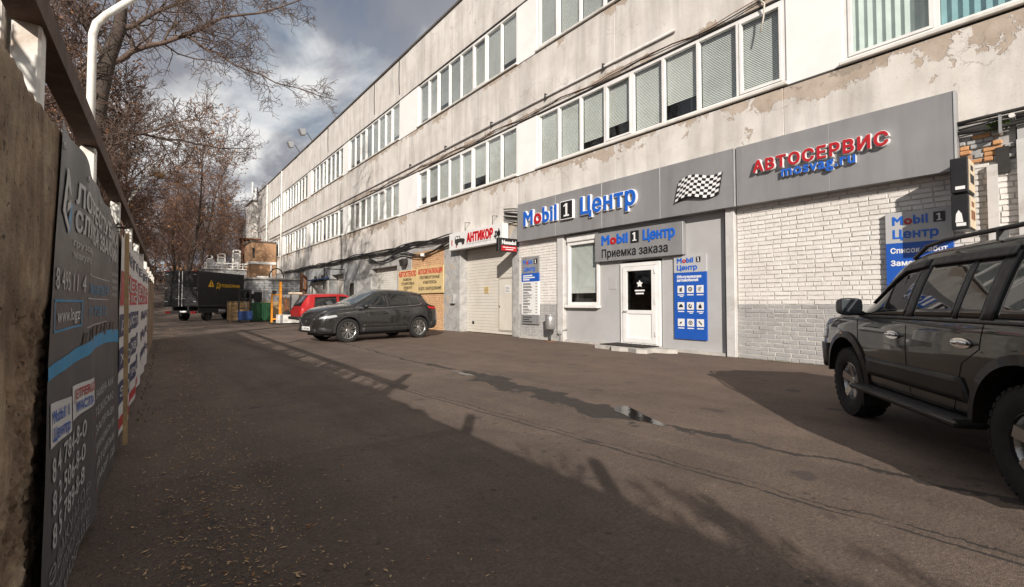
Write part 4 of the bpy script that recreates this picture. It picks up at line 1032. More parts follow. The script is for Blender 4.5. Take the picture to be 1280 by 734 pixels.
# ================================================================== LEFT BOUNDARY WALL
def wx(y_): return -.304 + .0314 * y_
CW = thing('concrete_wall', 'weathered concrete boundary wall along the left side of the lane', 'wall', (-.3, 0, 0))
def wall_panel(y0, y1, top, ny, nz, det):
    mb = MB(); rows = []
    for j in range(nz + 1):
        row = []
        for i in range(ny + 1):
            yy = y0 + (y1 - y0) * i / ny; f_ = j / nz
            tp = top + (.045 * noise.noise(Vector((yy * 5, 0, 1))) + .02 * noise.noise(Vector((yy * 17, 4, 1))) if det else 0)
            zz = -.05 + (tp + .05) * f_; d_ = 0
            if det:
                d_ = .003 * noise.noise(Vector((yy * 2.2, zz * .8, 3))) + .0022 * noise.noise(Vector((yy * 34, zz * 9, 1)))
                k_ = 1 / (1 + math.exp(-(zz - 1.2 - .02 * noise.noise(Vector((yy * 9, 0, 7)))) * 90)); d_ += .012 * k_
                e_ = .12 * noise.noise(Vector((zz * 6, 3, 1))) + .05 * noise.noise(Vector((zz * 19, 3, 1)))
                a_ = max(0, min(1, (yy - 1.84 + e_) / .04)) * max(0, min(1, (1.19 + .03 * noise.noise(Vector((yy * 14, 0, 2))) - zz) / .02)) * max(0, min(1, (zz - .25) / .2))
                q_ = Vector((yy * 13, zz * 13, 5)); cv = noise.cell_vector(q_ * 1.6 + noise.noise_vector(q_ * .7)); d_ -= a_ * (.002 + .026 * noise.turbulence(q_, 4, True) + .014 * abs(cv.x) - .02)
                a2 = max(0, min(1, (.75 + e_ * 2 - zz) / .03)); d_ -= a2 * (.004 + .012 * noise.turbulence(q_ * .8, 3, True))
                if f_ > .985: d_ -= .03
            row.append((wx(yy) + d_ - .03, yy, zz))
        rows.append(row)
    for r_ in rows: mb.V += r_
    n = ny + 1
    for j in range(nz):
        for i in range(ny): mb.F.append([j * n + i, (j + 1) * n + i, (j + 1) * n + i + 1, j * n + i + 1][::-1]); mb.M.append(0)
    # back, top, ends
    b0 = len(mb.V)
    for r_ in (rows[-1],):
        mb.V += [(p[0] - .2, p[1], p[2] - .01) for p in r_]
    t0 = nz * n
    for i in range(ny): mb.F.append([t0 + i, b0 + i, b0 + i + 1, t0 + i + 1]); mb.M.append(0)
    mb.add([(wx(y0) - .2, y0, -.05), (wx(y1) - .2, y1, -.05), (wx(y1) - .2, y1, top), (wx(y0) - .2, y0, top)], [(0, 1, 2, 3)])
    for yy, i in ((y0, 0), (y1, ny)): mb.add([(wx(yy) - .2, yy, -.05), (wx(yy) - .2, yy, top)] + [rows[j][i] for j in range(nz, -1, -1)], [list(range(nz + 3))])
    mb.build('wall_panel', 'wall_concrete', CW, smooth=det)
wall_panel(.9, 2.72, 1.86, 200, 190, True)
ypan = [(-13, -10.4), (-10.39, -7.8), (-7.79, -5.2), (-5.19, -2.6), (-2.59, .89)] + [(2.73 + k * 2.4, 5.12 + k * 2.4) for k in range(7)]
for a, b in ypan: wall_panel(a, b, 1.83 + .02 * math.sin(a * 3), 8, 3, False)
# posts and rail on top of the wall
PR = thing('wall_top_railing', 'brown plank rail carried on white steel posts above the concrete wall', 'railing', (-.25, 4, 1.8))
for k in range(-2, 11):
    yy = 1.86 + 1.82 * k if k else 2.2; x0 = wx(yy) - .08
    MB().cbox(x0 - .035, x0 + .035, yy - .05, yy + .05, 1.4, 2.13 if k != 0 else 2.6, .008).build('post', 'post_white', PR)
    if k == 0: MB().cbox(x0 - .085, x0 - .05, yy - .05, yy + .05, 1.5, 2.6, .006).build('post', 'post_white', PR)
for k in range(0, 10):
    a, b = 1.86 + 1.82 * k + .01, 1.86 + 1.82 * (k + 1) - .002
    mb = MB(); mb.add([(wx(yy) + dx, yy, zz) for yy in (a, b) for dx, zz in ((-.115, 2.133), (-.03, 2.133), (-.03, 2.225), (-.115, 2.225))], [(0, 1, 2, 3), (7, 6, 5, 4), (0, 4, 5, 1), (1, 5, 6, 2), (2, 6, 7, 3), (3, 7, 4, 0)])
    mb.build('plank', 'beam_brown', PR, fix=True)

# ---- dark banner
def bsurf(yy, zz, lift=0):
    w_ = .012 * math.sin(yy * 6.1 + zz * 1.3) + .008 * math.sin(yy * 11 + 2 + zz * 3) + .012 * noise.noise(Vector((yy * 1.9, zz * 2.1, 4)))
    return (wx(yy) - .008 + w_ * .5 + .02 * max(0, 1 - zz) + lift, yy, zz)
B1 = thing('dark_banner', 'dark grey vinyl banner with white lettering hung on the near concrete wall', 'banner', (-.2, 3.5, 0))
def cloth(name, y0f, y1f, z0f, z1f, nu, nv, mat, par, lift=0, surf=bsurf):
    mb = MB()
    for j in range(nv + 1):
        for i in range(nu + 1):
            u, v = i / nu, j / nv; ya, yb = y0f(v), y1f(v); yy = ya + (yb - ya) * u; za, zb = z0f(u), z1f(u); mb.V.append(surf(yy, za + (zb - za) * v, lift))
    n = nu + 1
    for j in range(nv):
        for i in range(nu): mb.F.append([j * n + i, j * n + i + 1, (j + 1) * n + i + 1, (j + 1) * n + i]); mb.M.append(0)
    return mb.build(name, mat, par, smooth=True)
cloth('sheet', lambda v: 2.06 + .22 * v - .05 * math.sin(v * 5), lambda v: 5.0 - .12 * v, lambda u: .12 - .07 * u, lambda u: 1.895 - .10 * u - .010 * math.sin(u * 25), 60, 40, 'banner_dark', B1)
def bmap(y0, y1, zb, cap, surf=bsurf, slope=0, lift=.004): return lambda u, v, w: surf(y0 + (y1 - y0) * u, zb + cap * v + slope * u, lift)
bt = lambda s_, y0, y1, zb, cap, m_='banner_text', bold=.03, surf=bsurf, par=None, nm='lettering', slope=0, single=True: text(s_, bmap(y0, y1, zb, cap, surf, slope), m_, par or B1, nm if single else 'letter', bold=bold, single=single, walls=False)
bt('ЛОГРЕСПУБЛИКА', 2.68, 4.7, 1.645, .085, bold=.05, single=False); bt('СЛУЖБА ЭВАКУАЦИИ', 2.68, 4.7, 1.53, .08, bold=.05, single=False)
bt('грузовых', 2.66, 3.2, 1.46, .03, bold=0); bt('эвакуатор', 2.66, 3.1, 1.41, .03, bold=0)
bt('8 495 11 4', 2.25, 2.94, 1.27, .075, bold=.0, single=False); bt('www.logz', 2.30, 2.86, 1.15, .05, bold=.02)
def ribbon(pts, h_, mat, par, nm, surf=bsurf, lift=.003):
    mb = MB(); n = len(pts)
    for (yy, zz, hh) in pts: mb.V += [surf(yy, zz, lift), surf(yy, zz + hh * h_, lift)]
    for k in range(n - 1): mb.F.append([2 * k, 2 * k + 2, 2 * k + 3, 2 * k + 1]); mb.M.append(0)
    return mb.build(nm, mat, par)
for zz in (1.115, 1.225): ribbon([(2.24 + .066 * k, zz, 1) for k in range(11)], .008, 'banner_cyan', B1, 'box_line')
ribbon([(2.24, 1.115, 1), (2.255, 1.115, 1)], .118, 'banner_cyan', B1, 'box_line'); ribbon([(2.885, 1.115, 1), (2.9, 1.115, 1)], .118, 'banner_cyan', B1, 'box_line')
for zz in (1.36, 1.24, 1.1): ribbon([(3.02 + .1 * k, zz, 1) for k in range(11)], .005, 'banner_text', B1, 'rule')
bt('эвакуатор24', 3.05, 4.0, 1.27, .06, 'banner_cyan', .0); bt('117 720 22', 3.05, 4.0, 1.15, .05, 'banner_cyan', 0)
for k in range(4): bt('перевозка', 4.3, 4.75, 1.42 - k * .05, .03, 'banner_text', 0)
ribbon([(2.12 + .07 * k, .965 - .05 * (k / 40) + .06 * math.sin(min(1, k / 40) * 3.3) * (k / 40), 1 + k / 34) for k in range(41)], .045, 'banner_cyan', B1, 'cyan_band')
for k in range(9):
    yy = 2.9 + k * .2; mb = MB(); zz = .965 + .02 * math.sin(k * .4)
    mb.add([bsurf(yy, zz + .035, .003), bsurf(yy + .1, zz + .035, .003), bsurf(yy + .16, zz + .115, .003), bsurf(yy + .06, zz + .115, .003)], [(0, 1, 2, 3)]); mb.build('hazard_stripe', 'letter_black', B1)
mb = MB(); LG = lambda a, b: bsurf(2.30 + a * .42, 1.50 + b * .24, .006)
for q in ([(.1, .25), (.35, 1), (.48, .98), (.24, .28)], [(.1, .25), (.24, .28), (.6, .02), (.5, -.04)], [(.48, .98), (.4, .75), (.62, .62), (.62, .72)], [(.4, .3), (.36, .42), (.62, .56), (.62, .44)]): mb.add([LG(*p) for p in q], [(0, 1, 2, 3)], 0)
for q in ([(.5, -.04), (.6, .02), (.72, .5), (.64, .52)], [(.45, .2), (.5, .14), (.66, .36), (.62, .42)]): mb.add([LG(*p) for p in q], [(0, 1, 2, 3)], 1)
mb.build('logo', ['banner_text', 'banner_cyan'], B1)
cloth('patch', lambda v: 2.15 + .02 * v, lambda v: 2.66, lambda u: .74 - .05 * u, lambda u: .885 - .05 * u, 8, 3, 'banner_white', B1, .003)
cloth('patch', lambda v: 2.69, lambda v: 3.32, lambda u: .725 - .03 * u, lambda u: .87 - .04 * u, 8, 3, 'banner_white', B1, .003)
bs_ = lambda yy, zz, l: bsurf(yy, zz, .007)
bt('Mobil 1', 2.19, 2.6, .815, .04, 'letter_blue', .04, bs_, slope=-.04); bt('Центр', 2.19, 2.6, .755, .04, 'letter_blue', .04, bs_, slope=-.04)
bt('JETFERUX', 2.74, 3.28, .805, .04, 'letter_red', .03, bs_, slope=-.03); bt('МАСЛА', 2.78, 3.2, .745, .04, 'letter_blue', .03, bs_, slope=-.03)
bt('8 4 784-8-0', 2.17, 3.05, .62, .075, bold=.02, slope=-.03, single=False); bt('8 2 506-8-0', 2.17, 3.05, .51, .075, bold=.02, slope=-.03, single=False); bt('8 5 789-8-8', 2.17, 3.05, .40, .075, bold=.02, slope=-.03, single=False)
for k, s_ in enumerate(('ЗАМЕНА МАСЛА', 'ТЕХОСМОТР', 'ЗАПРАВКА', 'ШИНОМОНТАЖ', 'АВТОМОЙКА', 'РЕМОНТ ДВС')):
    bt(s_, 3.5, 4.6, .68 - k * .1, .045, 'banner_text', 0, slope=-.03); ribbon([(3.42, .685 - k * .1, 1), (3.46, .685 - k * .1, 1)], .03, 'banner_red', B1, 'bullet')
for k, s_ in enumerate(('ЭВАКУАТОР', 'КРУГЛОСУТОЧНО', 'ПО МОСКВЕ')): bt(s_, 2.12, 3.2, .30 - k * .085, .05, 'banner_dim', .0, slope=-.02, single=False)
for yy in (2.36, 2.9, 3.5, 4.2, 4.8): MB().lathe([(.008, 0), (.013, .003), (.016, 0)], bsurf(yy, 1.80 - .03 * (yy - 2.2) / 2.5, .004), 'X', 10).build('eyelet', 'galvanised', B1)
# strip of bare timber between the banners
bt_ = thing('wooden_batten', 'pale wooden batten fixed upright between the dark and the white banner', 'batten', (-.1, 5.06, 0))
MB().bar((wx(5.06) + .05, 5.06, .05), (wx(5.06) + .03, 5.04, 1.8), .05, .03).build('strip', 'wood_pale', bt_)
# ---- white banner
def wsurf(yy, zz, lift=0):
    return (wx(yy) - .002 + .012 * math.sin(yy * 4.4) + .012 * noise.noise(Vector((yy * 1.2, zz * 2, 9))) + lift, yy, zz)
B2 = thing('white_banner', 'white vinyl banner with red and navy blocks on the farther wall', 'banner', (0, 8.6, 0))
cloth('sheet', lambda v: 5.14, lambda v: 12.6, lambda u: .04, lambda u: 1.81 - .012 * math.sin(u * 40), 60, 16, 'banner_white', B2, 0, wsurf)
def block(y0, y1, z0, z1, m_): cloth('colour_block', lambda v: y0, lambda v: y1, lambda u: z0, lambda u: z1, 16, 3, m_, B2, .003, wsurf)
ws = lambda yy, zz, l: wsurf(yy, zz, .006)
wt = lambda s_, a, b, zb, cap, m_='banner_text', bold=.04: bt(s_, a, b, zb, cap, m_, bold, ws, B2)
wt('АВТОТЕХЦЕНТР', 5.6, 12, 1.6, .1, 'banner_navy'); block(5.2, 11.8, 1.2, 1.5, 'banner_red'); wt('1-ВЫЕЗД БЕСПЛАТНО', 5.4, 11.6, 1.34, .11); wt('РАБОТАЕМ 24 ЧАСА', 6, 11, 1.23, .07)
for k in range(3): block(5.2, 8.4, .92 - k * .3, 1.12 - k * .3, 'banner_navy'); wt(('ДИАГНОСТИКА', 'ХОДОВАЯ', 'ЭЛЕКТРИКА')[k], 5.4, 8.2, .98 - k * .3, .08); wt(('РЕМОНТ', 'МАСЛО', 'ШИНЫ')[k], 8.8, 12, .96 - k * .3, .12, 'banner_navy')
block(5.2, 8.4, .1, .2, 'banner_red')

# ---- street lamps behind the wall
L1 = thing('street_lamp', 'white steel lamp pole rising close behind the concrete wall', 'street lamp', (-.72, 10, 0), group='street lamps')
pts = [(-.72, 10, 0), (-.72, 10, 5.55), (-.68, 10, 5.74), (-.56, 10, 5.93), (.1, 10, 6.75), (.9, 10, 7.7)]
MB().tube(pts, [.065, .056, .055, .054, .05, .05], 12).build('pole', 'post_white', L1, smooth=True)
MB().lathe([(0, 0), (.09, .02), (.15, .15), (.16, .45), (.08, .62), (0, .64)], (.9, 10, 7.72), 'X', 14).build('lamp_head', 'white_paint', L1, smooth=True)
L2 = thing('street_lamp', 'distant street lamp with a round white head above the white banner', 'street lamp', (-1.3, 30, 0), group='street lamps')
MB().tube([(-1.3, 30, 0), (-1.2, 30, 5.2), (-.6, 30, 6.4), (.1, 30, 7.75)], [.09, .075, .06, .05], 10).build('pole', 'post_white', L2, smooth=True)
mb = MB(); mb.lathe([(.06, -.1), (.2, 0), (.36, .18), (.40, .34), (.36, .42)], (0, 0, 0), 'Z', 16); mb.V = [(.34 + v[0] * 1 + .35 * v[2], 30 + v[1], 7.9 - .1 + v[2] * .8 - .3 * v[0]) for v in mb.V]; mb.build('lamp_shade', 'white_paint', L2, smooth=True)
mb = MB(); mb.lathe([(.33, .3), (.28, .16), (.15, .05), (0, .02)], (0, 0, 0), 'Z', 16); mb.V = [(.46 + v[0] , 30.0 + v[1] , 7.62 + v[2] - .3 * v[0]) for v in mb.V]; mb.build('lamp_glass', 'leaf_litter', L2, smooth=True)

# ---- fallen leaves, twigs and weeds along the foot of the wall
mb = MB(); rl = random.Random(21)
def leaf(x_, y_, s_, z_=.004):
    a = rl.uniform(0, 6.283); ca, sa = math.cos(a), math.sin(a); t1, t2 = rl.uniform(-.5, .9) * s_, rl.uniform(-.3, .6) * s_
    P_ = lambda u, v, h_: (x_ + (u * ca - v * sa) * s_, y_ + (u * sa + v * ca) * s_, z_ + max(0, h_))
    w_ = rl.uniform(.18, .42)
    mb.add([P_(-1, 0, t1 * .5), P_(0, w_, .002), P_(1, 0, t2), P_(0, -w_, .001)], [(0, 1, 2), (0, 2, 3)], rl.choice((0, 0, 0, 1, 2)))
for k in range(9500):
    y_ = 1.2 + 26 * rl.random() ** 1.5; c_ = wx(y_) + .08 + abs(rl.gauss(0, .38)) + (.35 if rl.random() < .75 else 0) * rl.random()
    c_ = wx(y_) + .06 + (abs(rl.gauss(.52, .23)) if rl.random() < .93 else rl.random() * 1.6)
    leaf(c_, y_, rl.uniform(.005, .014) if rl.random() < .93 else rl.uniform(.016, .026))
for k in range(330): leaf(rl.uniform(0, 9.5), rl.uniform(.6, 22), rl.uniform(.005, .012))
prop(mb.build('fallen_leaves', ['leaf_litter', 'leaf_brown', 'wood_pale']), 'scatter of small dry leaves along the foot of the wall', 'leaves', kind='stuff')
mb = MB()
for k in range(420):
    if rl.random() < .5: x_, y_ = FX - .04 - abs(rl.gauss(0, .08)), rl.uniform(.8, 5.2)
    else: y_ = rl.uniform(6, 18); x_ = wx(y_) + .07 + abs(rl.gauss(0, .05))
    h_ = rl.uniform(.01, .05); a = rl.uniform(0, 6.28); w_ = .006
    mb.add([(x_ - w_ * math.cos(a), y_ - w_ * math.sin(a), 0), (x_ + w_ * math.cos(a), y_ + w_ * math.sin(a), 0), (x_ + rl.gauss(0, .03), y_ + rl.gauss(0, .03), h_)], [(0, 1, 2)])
prop(mb.build('weeds', 'moss'), 'sparse weeds growing at the foot of the walls', 'weeds', kind='stuff')

# ================================================================== VEHICLES
def pch(pts):
    xs_ = [p[0] for p in pts]; ys_ = [p[1] for p in pts]; n = len(xs_)
    d_ = [(ys_[i + 1] - ys_[i]) / (xs_[i + 1] - xs_[i]) for i in range(n - 1)]; m_ = [d_[0]]
    for i in range(1, n - 1): m_.append(0 if d_[i - 1] * d_[i] <= 0 else 2 * d_[i - 1] * d_[i] / (d_[i - 1] + d_[i]))
    m_.append(d_[-1])
    def f(x_):
        if x_ <= xs_[0]: return ys_[0]
        if x_ >= xs_[-1]: return ys_[-1]
        i = max(k for k in range(n - 1) if xs_[k] <= x_); h_ = xs_[i + 1] - xs_[i]; t_ = (x_ - xs_[i]) / h_
        return (2 * t_**3 - 3 * t_**2 + 1) * ys_[i] + (t_**3 - 2 * t_**2 + t_) * h_ * m_[i] + (-2 * t_**3 + 3 * t_**2) * ys_[i + 1] + (t_**3 - t_**2) * h_ * m_[i + 1]
    return f
class Car:
    """body lofted through cross sections; local frame: x forward from the front axle, y to the left, z up"""
    def __init__(s, root, P):
        s.r = root; s.P = P
        for k in ('top', 'bot', 'belt', 'hw', 'rw'): setattr(s, k, pch(P[k]))
        s.x0, s.x1 = P['top'][0][0], P['top'][-1][0]
    def section(s, x_):
        P = s.P; zb, zt = s.bot(x_), s.top(x_); zs = min(s.belt(x_), zt - .03); w_ = s.hw(x_); g_ = zt - zs; h_ = zs - zb
        ws = w_ - P.get('sh', .05); wr_ = min(s.rw(x_), ws - .01); e_ = min(P.get('edge', .09), g_ * .7)
        cr = P.get('crease', .6)
        pts = [(0, zb), (w_ * .8, zb), (w_ - .05, zb + .015), (w_ - .02, zb + .05), (w_ - .012, zb + h_ * .25), (w_ - .004, zb + h_ * .45), (w_, zb + h_ * cr), (w_ - .012, zb + h_ * .86), (ws + .012, zs - .02), (ws, zs)]
        for f_ in (.3, .6, .85): pts.append((ws + (wr_ - ws) * f_ + .02 * math.sin(math.pi * f_) * min(1, g_), zs + (g_ - e_) * f_))
        pts += [(wr_, zt - e_), (wr_ - .12 * e_, zt - .6 * e_), (wr_ - .45 * e_, zt - .25 * e_), (wr_ - 1.1 * e_, zt - .02 * e_), (wr_ * .55, zt + P.get('crown', .02) * .7), (0, zt + P.get('crown', .02))]
        return pts
    def side(s, x_, z_):
        p = s.section(x_)
        for a, b in zip(p[2:14], p[3:15]):
            if a[1] <= z_ <= b[1]: return a[0] + (b[0] - a[0]) * (z_ - a[1]) / max(1e-6, b[1] - a[1])
        return p[14][0] if z_ > p[14][1] else p[3][0]
    def topz(s, x_, y_):
        p = s.section(x_); y_ = abs(y_)
        for a, b in zip(p[9:-1], p[10:]):
            if b[0] <= y_ <= a[0]: return a[1] + (b[1] - a[1]) * (a[0] - y_) / max(1e-6, a[0] - b[0])
        return p[9][1] if y_ > p[9][0] else p[-1][1]
    def body(s, mat, arches, n=84, dark='black_plastic'):
        mb = MB(); xs_ = [s.x0 + (s.x1 - s.x0) * (.5 - .5 * math.cos(math.pi * (i / n))) * .35 + (s.x1 - s.x0) * (i / n) * .65 for i in range(n + 1)]
        secs = []
        for x_ in xs_:
            p = s.section(x_); ring = [(x_, q[0], q[1]) for q in p] + [(x_, -q[0], q[1]) for q in p[-2:0:-1]]; secs.append(ring)
        K = len(secs[0])
        for r_ in secs: mb.V += r_
        for i in range(n):
            for k in range(K): mb.F.append([i * K + k, (i + 1) * K + k, (i + 1) * K + (k + 1) % K, i * K + (k + 1) % K]); mb.M.append(0)
        mb.F.append(list(range(K))); mb.M.append(0); mb.F.append([n * K + k for k in range(K)][::-1]); mb.M.append(0)
        o = mb.build('body', [mat, dark], s.r, fix=True)
        cut = MB()
        for (xa, za, ra) in arches:
            for sg in (-1, 1):
                yo, yi = sg * 1.3, sg * (s.hw(xa) - .33); nn = 36
                vs = [(xa + ra * math.cos(2 * math.pi * k / nn), yo, za + ra * math.sin(2 * math.pi * k / nn)) for k in range(nn)] + [(xa + ra * math.cos(2 * math.pi * k / nn), yi, za + ra * math.sin(2 * math.pi * k / nn)) for k in range(nn)]
                cut.add(vs, [list(range(nn)), list(range(nn, 2 * nn))[::-1]] + [[k, (k + 1) % nn, nn + (k + 1) % nn, nn + k] for k in range(nn)], 1)
        co = cut.build('cut', [mat, dark], s.r, fix=True)
        md = o.modifiers.new('b', 'BOOLEAN'); md.object = co; md.operation = 'DIFFERENCE'; md.solver = 'EXACT'
        dg = bpy.context.evaluated_depsgraph_get(); me = bpy.data.meshes.new_from_object(o.evaluated_get(dg)); o.modifiers.clear(); o.data = me; me.name = 'body'
        bpy.data.objects.remove(co); auto_smooth(o, 32); s.bodyo = o; return o
    def patch(s, name, poly, mat, par, off=.005, nx_=16, nz_=6, sides=(1,), both_face=False):
        """patch lying on the flank; poly = [(x, z)] convex-ish in x"""
        xs_ = [p[0] for p in poly]; a, b = min(xs_), max(xs_); obs = []
        for sg in sides:
            mb = MB()
            for i in range(nx_ + 1):
                x_ = a + (b - a) * (.0005 + .999 * i / nx_); zz = []
                for k in range(len(poly)):
                    p, q = poly[k - 1], poly[k]
                    if p[0] != q[0] and min(p[0], q[0]) <= x_ <= max(p[0], q[0]): zz.append(p[1] + (q[1] - p[1]) * (x_ - p[0]) / (q[0] - p[0]))
                lo, hi = min(zz), max(zz)
                for j in range(nz_ + 1): z_ = lo + (hi - lo) * j / nz_; mb.V.append((x_, sg * (s.side(x_, z_) + off), z_))
            n = nz_ + 1
            for i in range(nx_):
                for j in range(nz_): mb.F.append([i * n + j, (i + 1) * n + j, (i + 1) * n + j + 1, i * n + j + 1][::-sg]); mb.M.append(0)
            # turned-in rim so that the patch has depth
            b0 = len(mb.V); rim = [i * n for i in range(nx_ + 1)] + [nx_ * n + j for j in range(1, n)] + [i * n + nz_ for i in range(nx_ - 1, -1, -1)] + [j for j in range(nz_ - 1, 0, -1)]
            for q in rim: v = mb.V[q]; mb.V.append((v[0], v[1] - sg * (off + .004), v[2]))
            for k in range(len(rim)): k2 = (k + 1) % len(rim); mb.F.append([rim[k], rim[k2], b0 + k2, b0 + k]); mb.M.append(0)
            obs.append(mb.build(name, mat, par, smooth=True))
        return obs
    def tpatch(s, name, xa, xb, yf, mat, par, off=.006, nx_=14, ny_=12):
        mb = MB()
        for i in range(nx_ + 1):
            x_ = xa + (xb - xa) * i / nx_; yy = yf(i / nx_)
            for j in range(ny_ + 1): y_ = -yy + 2 * yy * j / ny_; mb.V.append((x_ + off * .5 * (1 if xb > xa else -1), y_, s.topz(x_, y_) + off))
        n = ny_ + 1
        for i in range(nx_):
            for j in range(ny_): mb.F.append([i * n + j, (i + 1) * n + j, (i + 1) * n + j + 1, i * n + j + 1]); mb.M.append(0)
        return mb.build(name, mat, par, smooth=True)
    def seam(s, name, pts, par, mat='black_plastic', r_=.006, sides=(1,), off=.0):
        for sg in sides:
            P_ = []
            for (a, b) in zip(pts[:-1], pts[1:]):
                for k in range(6): x_ = a[0] + (b[0] - a[0]) * k / 6; z_ = a[1] + (b[1] - a[1]) * k / 6; P_.append((x_, sg * (s.side(x_, z_) + off), z_))
            P_.append((pts[-1][0], sg * (s.side(*pts[-1]) + off), pts[-1][1]))
            MB().tube(P_, r_, 5).build(name, mat, par, smooth=True)
def wheel(par, x_, y_, z_, R_, W_, rr_, sg, spokes, data=None, lugs=False, alloy='alloy', style=0):
    """wheel > tyre, rim; outside faces +y when sg = 1"""
    if data:
        obs = []
        for i, me in enumerate(data):
            o = bpy.data.objects.new(('wheel', 'tyre', 'rim')[i], me); COL.objects.link(o)
            if i == 0: o.parent = par; o.location = (x_, y_, z_); o.rotation_euler = (0, 0, 0 if sg > 0 else math.pi); w0 = o
            else: o.parent = w0
        return data
    h_ = W_ / 2; hub = MB(); hub.lathe([(0, h_ * .62), (.05, h_ * .62), (.065, h_ * .5), (.07, h_ * .2), (.0, h_ * .2)], (0, 0, 0), 'Y', 16); hub.lathe([(0, h_ * .18), (rr_ * .72, h_ * .18), (rr_ * .72, h_ * .1), (0, h_ * .1)], (0, 0, 0), 'Y', 24, 1)
    w0 = hub.build('wheel', [alloy, 'dark_metal'], par, smooth=True); auto_smooth(w0); OFF[w0] = Vector((0, 0, 0))
    ty = MB(); s_ = R_ - rr_
    prof = [(rr_ - .005, -h_ * .8), (rr_ + s_ * .25, -h_ * .98), (rr_ + s_ * .6, -h_), (R_ - s_ * .12, -h_ * .93), (R_, -h_ * .78), (R_, h_ * .78), (R_ - s_ * .12, h_ * .93), (rr_ + s_ * .6, h_), (rr_ + s_ * .25, h_ * .98), (rr_ - .005, h_ * .8), (rr_ - .012, h_ * .6), (rr_ - .012, -h_ * .6), (rr_ - .005, -h_ * .8)]
    ty.lathe(prof, (0, 0, 0), 'Y', 48)
    nl = 34 if lugs else 60
    for k in range(nl):
        for row, ysg in ((0, 1), (1, -1), (2, 0)):
            a = 2 * math.pi * (k + .33 * row) / nl; da = math.pi / nl * (.62 if lugs else .75); hh = .016 if lugs else .004; ye = h_ * .96 if row < 2 else h_ * .3
            y0, y1 = ((h_ * .36, ye) if row == 0 else (-ye, -h_ * .36) if row == 1 else (-h_ * .3, h_ * .3))
            vs = []
            for rr2, yo in ((R_ - .006, 0), (R_ + hh, 0)):
                for aa, yy in ((a - da, y0), (a + da, y0), (a + da, y1), (a - da, y1)):
                    r3 = rr2 - (.022 if row < 2 and abs(yy) > h_ * .9 else 0); vs.append((r3 * math.cos(aa), yy, r3 * math.sin(aa)))
            ty.add(vs, [(4, 5, 6, 7), (0, 1, 5, 4), (1, 2, 6, 5), (2, 3, 7, 6), (3, 0, 4, 7)])
    t0 = ty.build('tyre', 'rubber', w0, smooth=True); auto_smooth(t0, 30)
    rm = MB(); rm.lathe([(rr_ * .98, h_ * .84), (rr_ * 1.02, h_ * .8), (rr_ * .99, h_ * .74), (rr_ * .92, h_ * .6), (rr_ * .88, h_ * .2), (rr_ * .88, -h_ * .7)], (0, 0, 0), 'Y', 40); rm.lathe([(0, h_ * .56), (rr_ * .24, h_ * .56), (rr_ * .28, h_ * .45), (rr_ * .28, h_ * .2)], (0, 0, 0), 'Y', 24)
    for k in range(spokes):
        a = 2 * math.pi * k / spokes + .3
        for tw in ((0,) if style == 0 else (-.16, .16)):
            wi, wo = (rr_ * .17, rr_ * .2) if style == 0 else (rr_ * .042, rr_ * .034); vs = []
            a2 = a + tw * .25; a3 = a + tw
            for yy, ex in ((h_ * .58, 0), (h_ * .28, .01)):
                for (r_, w_, aa, dy) in ((rr_ * .2, wi, a2, 0), (rr_ * .94, wo, a3, .03 * (1 if yy > h_ * .4 else 0))):
                    for sgn in (-1, 1): vs.append((r_ * math.cos(aa) - sgn * (w_ + ex) * math.sin(aa), yy + dy, r_ * math.sin(aa) + sgn * (w_ + ex) * math.cos(aa)))
            rm.add(vs, [(0, 1, 3, 2), (0, 2, 6, 4), (1, 5, 7, 3), (2, 3, 7, 6)])
    r0 = rm.build('rim', alloy, w0, smooth=True, fix=True); auto_smooth(r0, 30)
    w0.location = (x_, y_, z_); w0.rotation_euler = (0, 0, 0 if sg > 0 else math.pi)
    return [w0.data, t0.data, r0.data]
def arch_trim(c, name, xa, za, r0, r1, mat, par, out=.012, a0=-12, a1=192, n=26, sides=(1, -1), thick=.02):
    for sg in sides:
        mb = MB()
        for k in range(n + 1):
            a = R(a0 + (a1 - a0) * k / n)
            for rr_, o_ in ((r0, out), (r1, out * .6), (r1 + .004, -.02), (r0 - .002, -thick - .03)):
                px, pz = xa + rr_ * math.cos(a), za + rr_ * math.sin(a); pz = max(pz, c.bot(px) - .0); mb.V.append((px, sg * (c.side(px, max(pz, c.bot(px) + .06)) + o_), pz))
        for k in range(n):
            for j in range(4): mb.F.append([k * 4 + j, (k + 1) * 4 + j, (k + 1) * 4 + (j + 1) % 4, k * 4 + (j + 1) % 4]); mb.M.append(0)
        o = mb.build(name, mat, par, fix=True); auto_smooth(o, 40)

# ---------- big dark off-roader, near right
hd = Vector((math.cos(.65), math.sin(.65))); fa = Vector((6.593, 1.134)); lf = Vector((-hd.y, hd.x))
LC = thing('off_roader', 'large dark grey off-roader with knobbly tyres parked nose to the white brick wall', 'off-road car', (fa.x, fa.y, 0), math.atan2(hd.y, hd.x)); LC.scale = (.862,) * 3
c = Car(LC, dict(top=[(-3.93, 1.25), (-3.9, 1.6), (-3.72, 1.84), (-3.3, 1.905), (-2.2, 1.935), (-1.3, 1.925), (-.88, 1.86), (-.45, 1.60), (-.02, 1.31), (.12, 1.295), (.5, 1.28), (.74, 1.245), (.86, 1.17), (.92, 1.0)],
                 bot=[(-3.93, .58), (-3.5, .5), (-2, .47), (-.4, .47), (.5, .5), (.92, .55)], belt=[(-3.93, 1.27), (-2, 1.255), (-.3, 1.245), (.1, 1.235), (.6, 1.20), (.92, .97)],
                 hw=[(-3.93, .86), (-3.7, .945), (-2.8, .965), (-1, .965), (.3, .955), (.65, .945), (.82, .92), (.92, .84)], rw=[(-3.93, .66), (-3, .70), (-1, .70), (-.5, .73), (0, .80), (.5, .80), (.92, .74)], sh=.035, edge=.1, crown=.03))
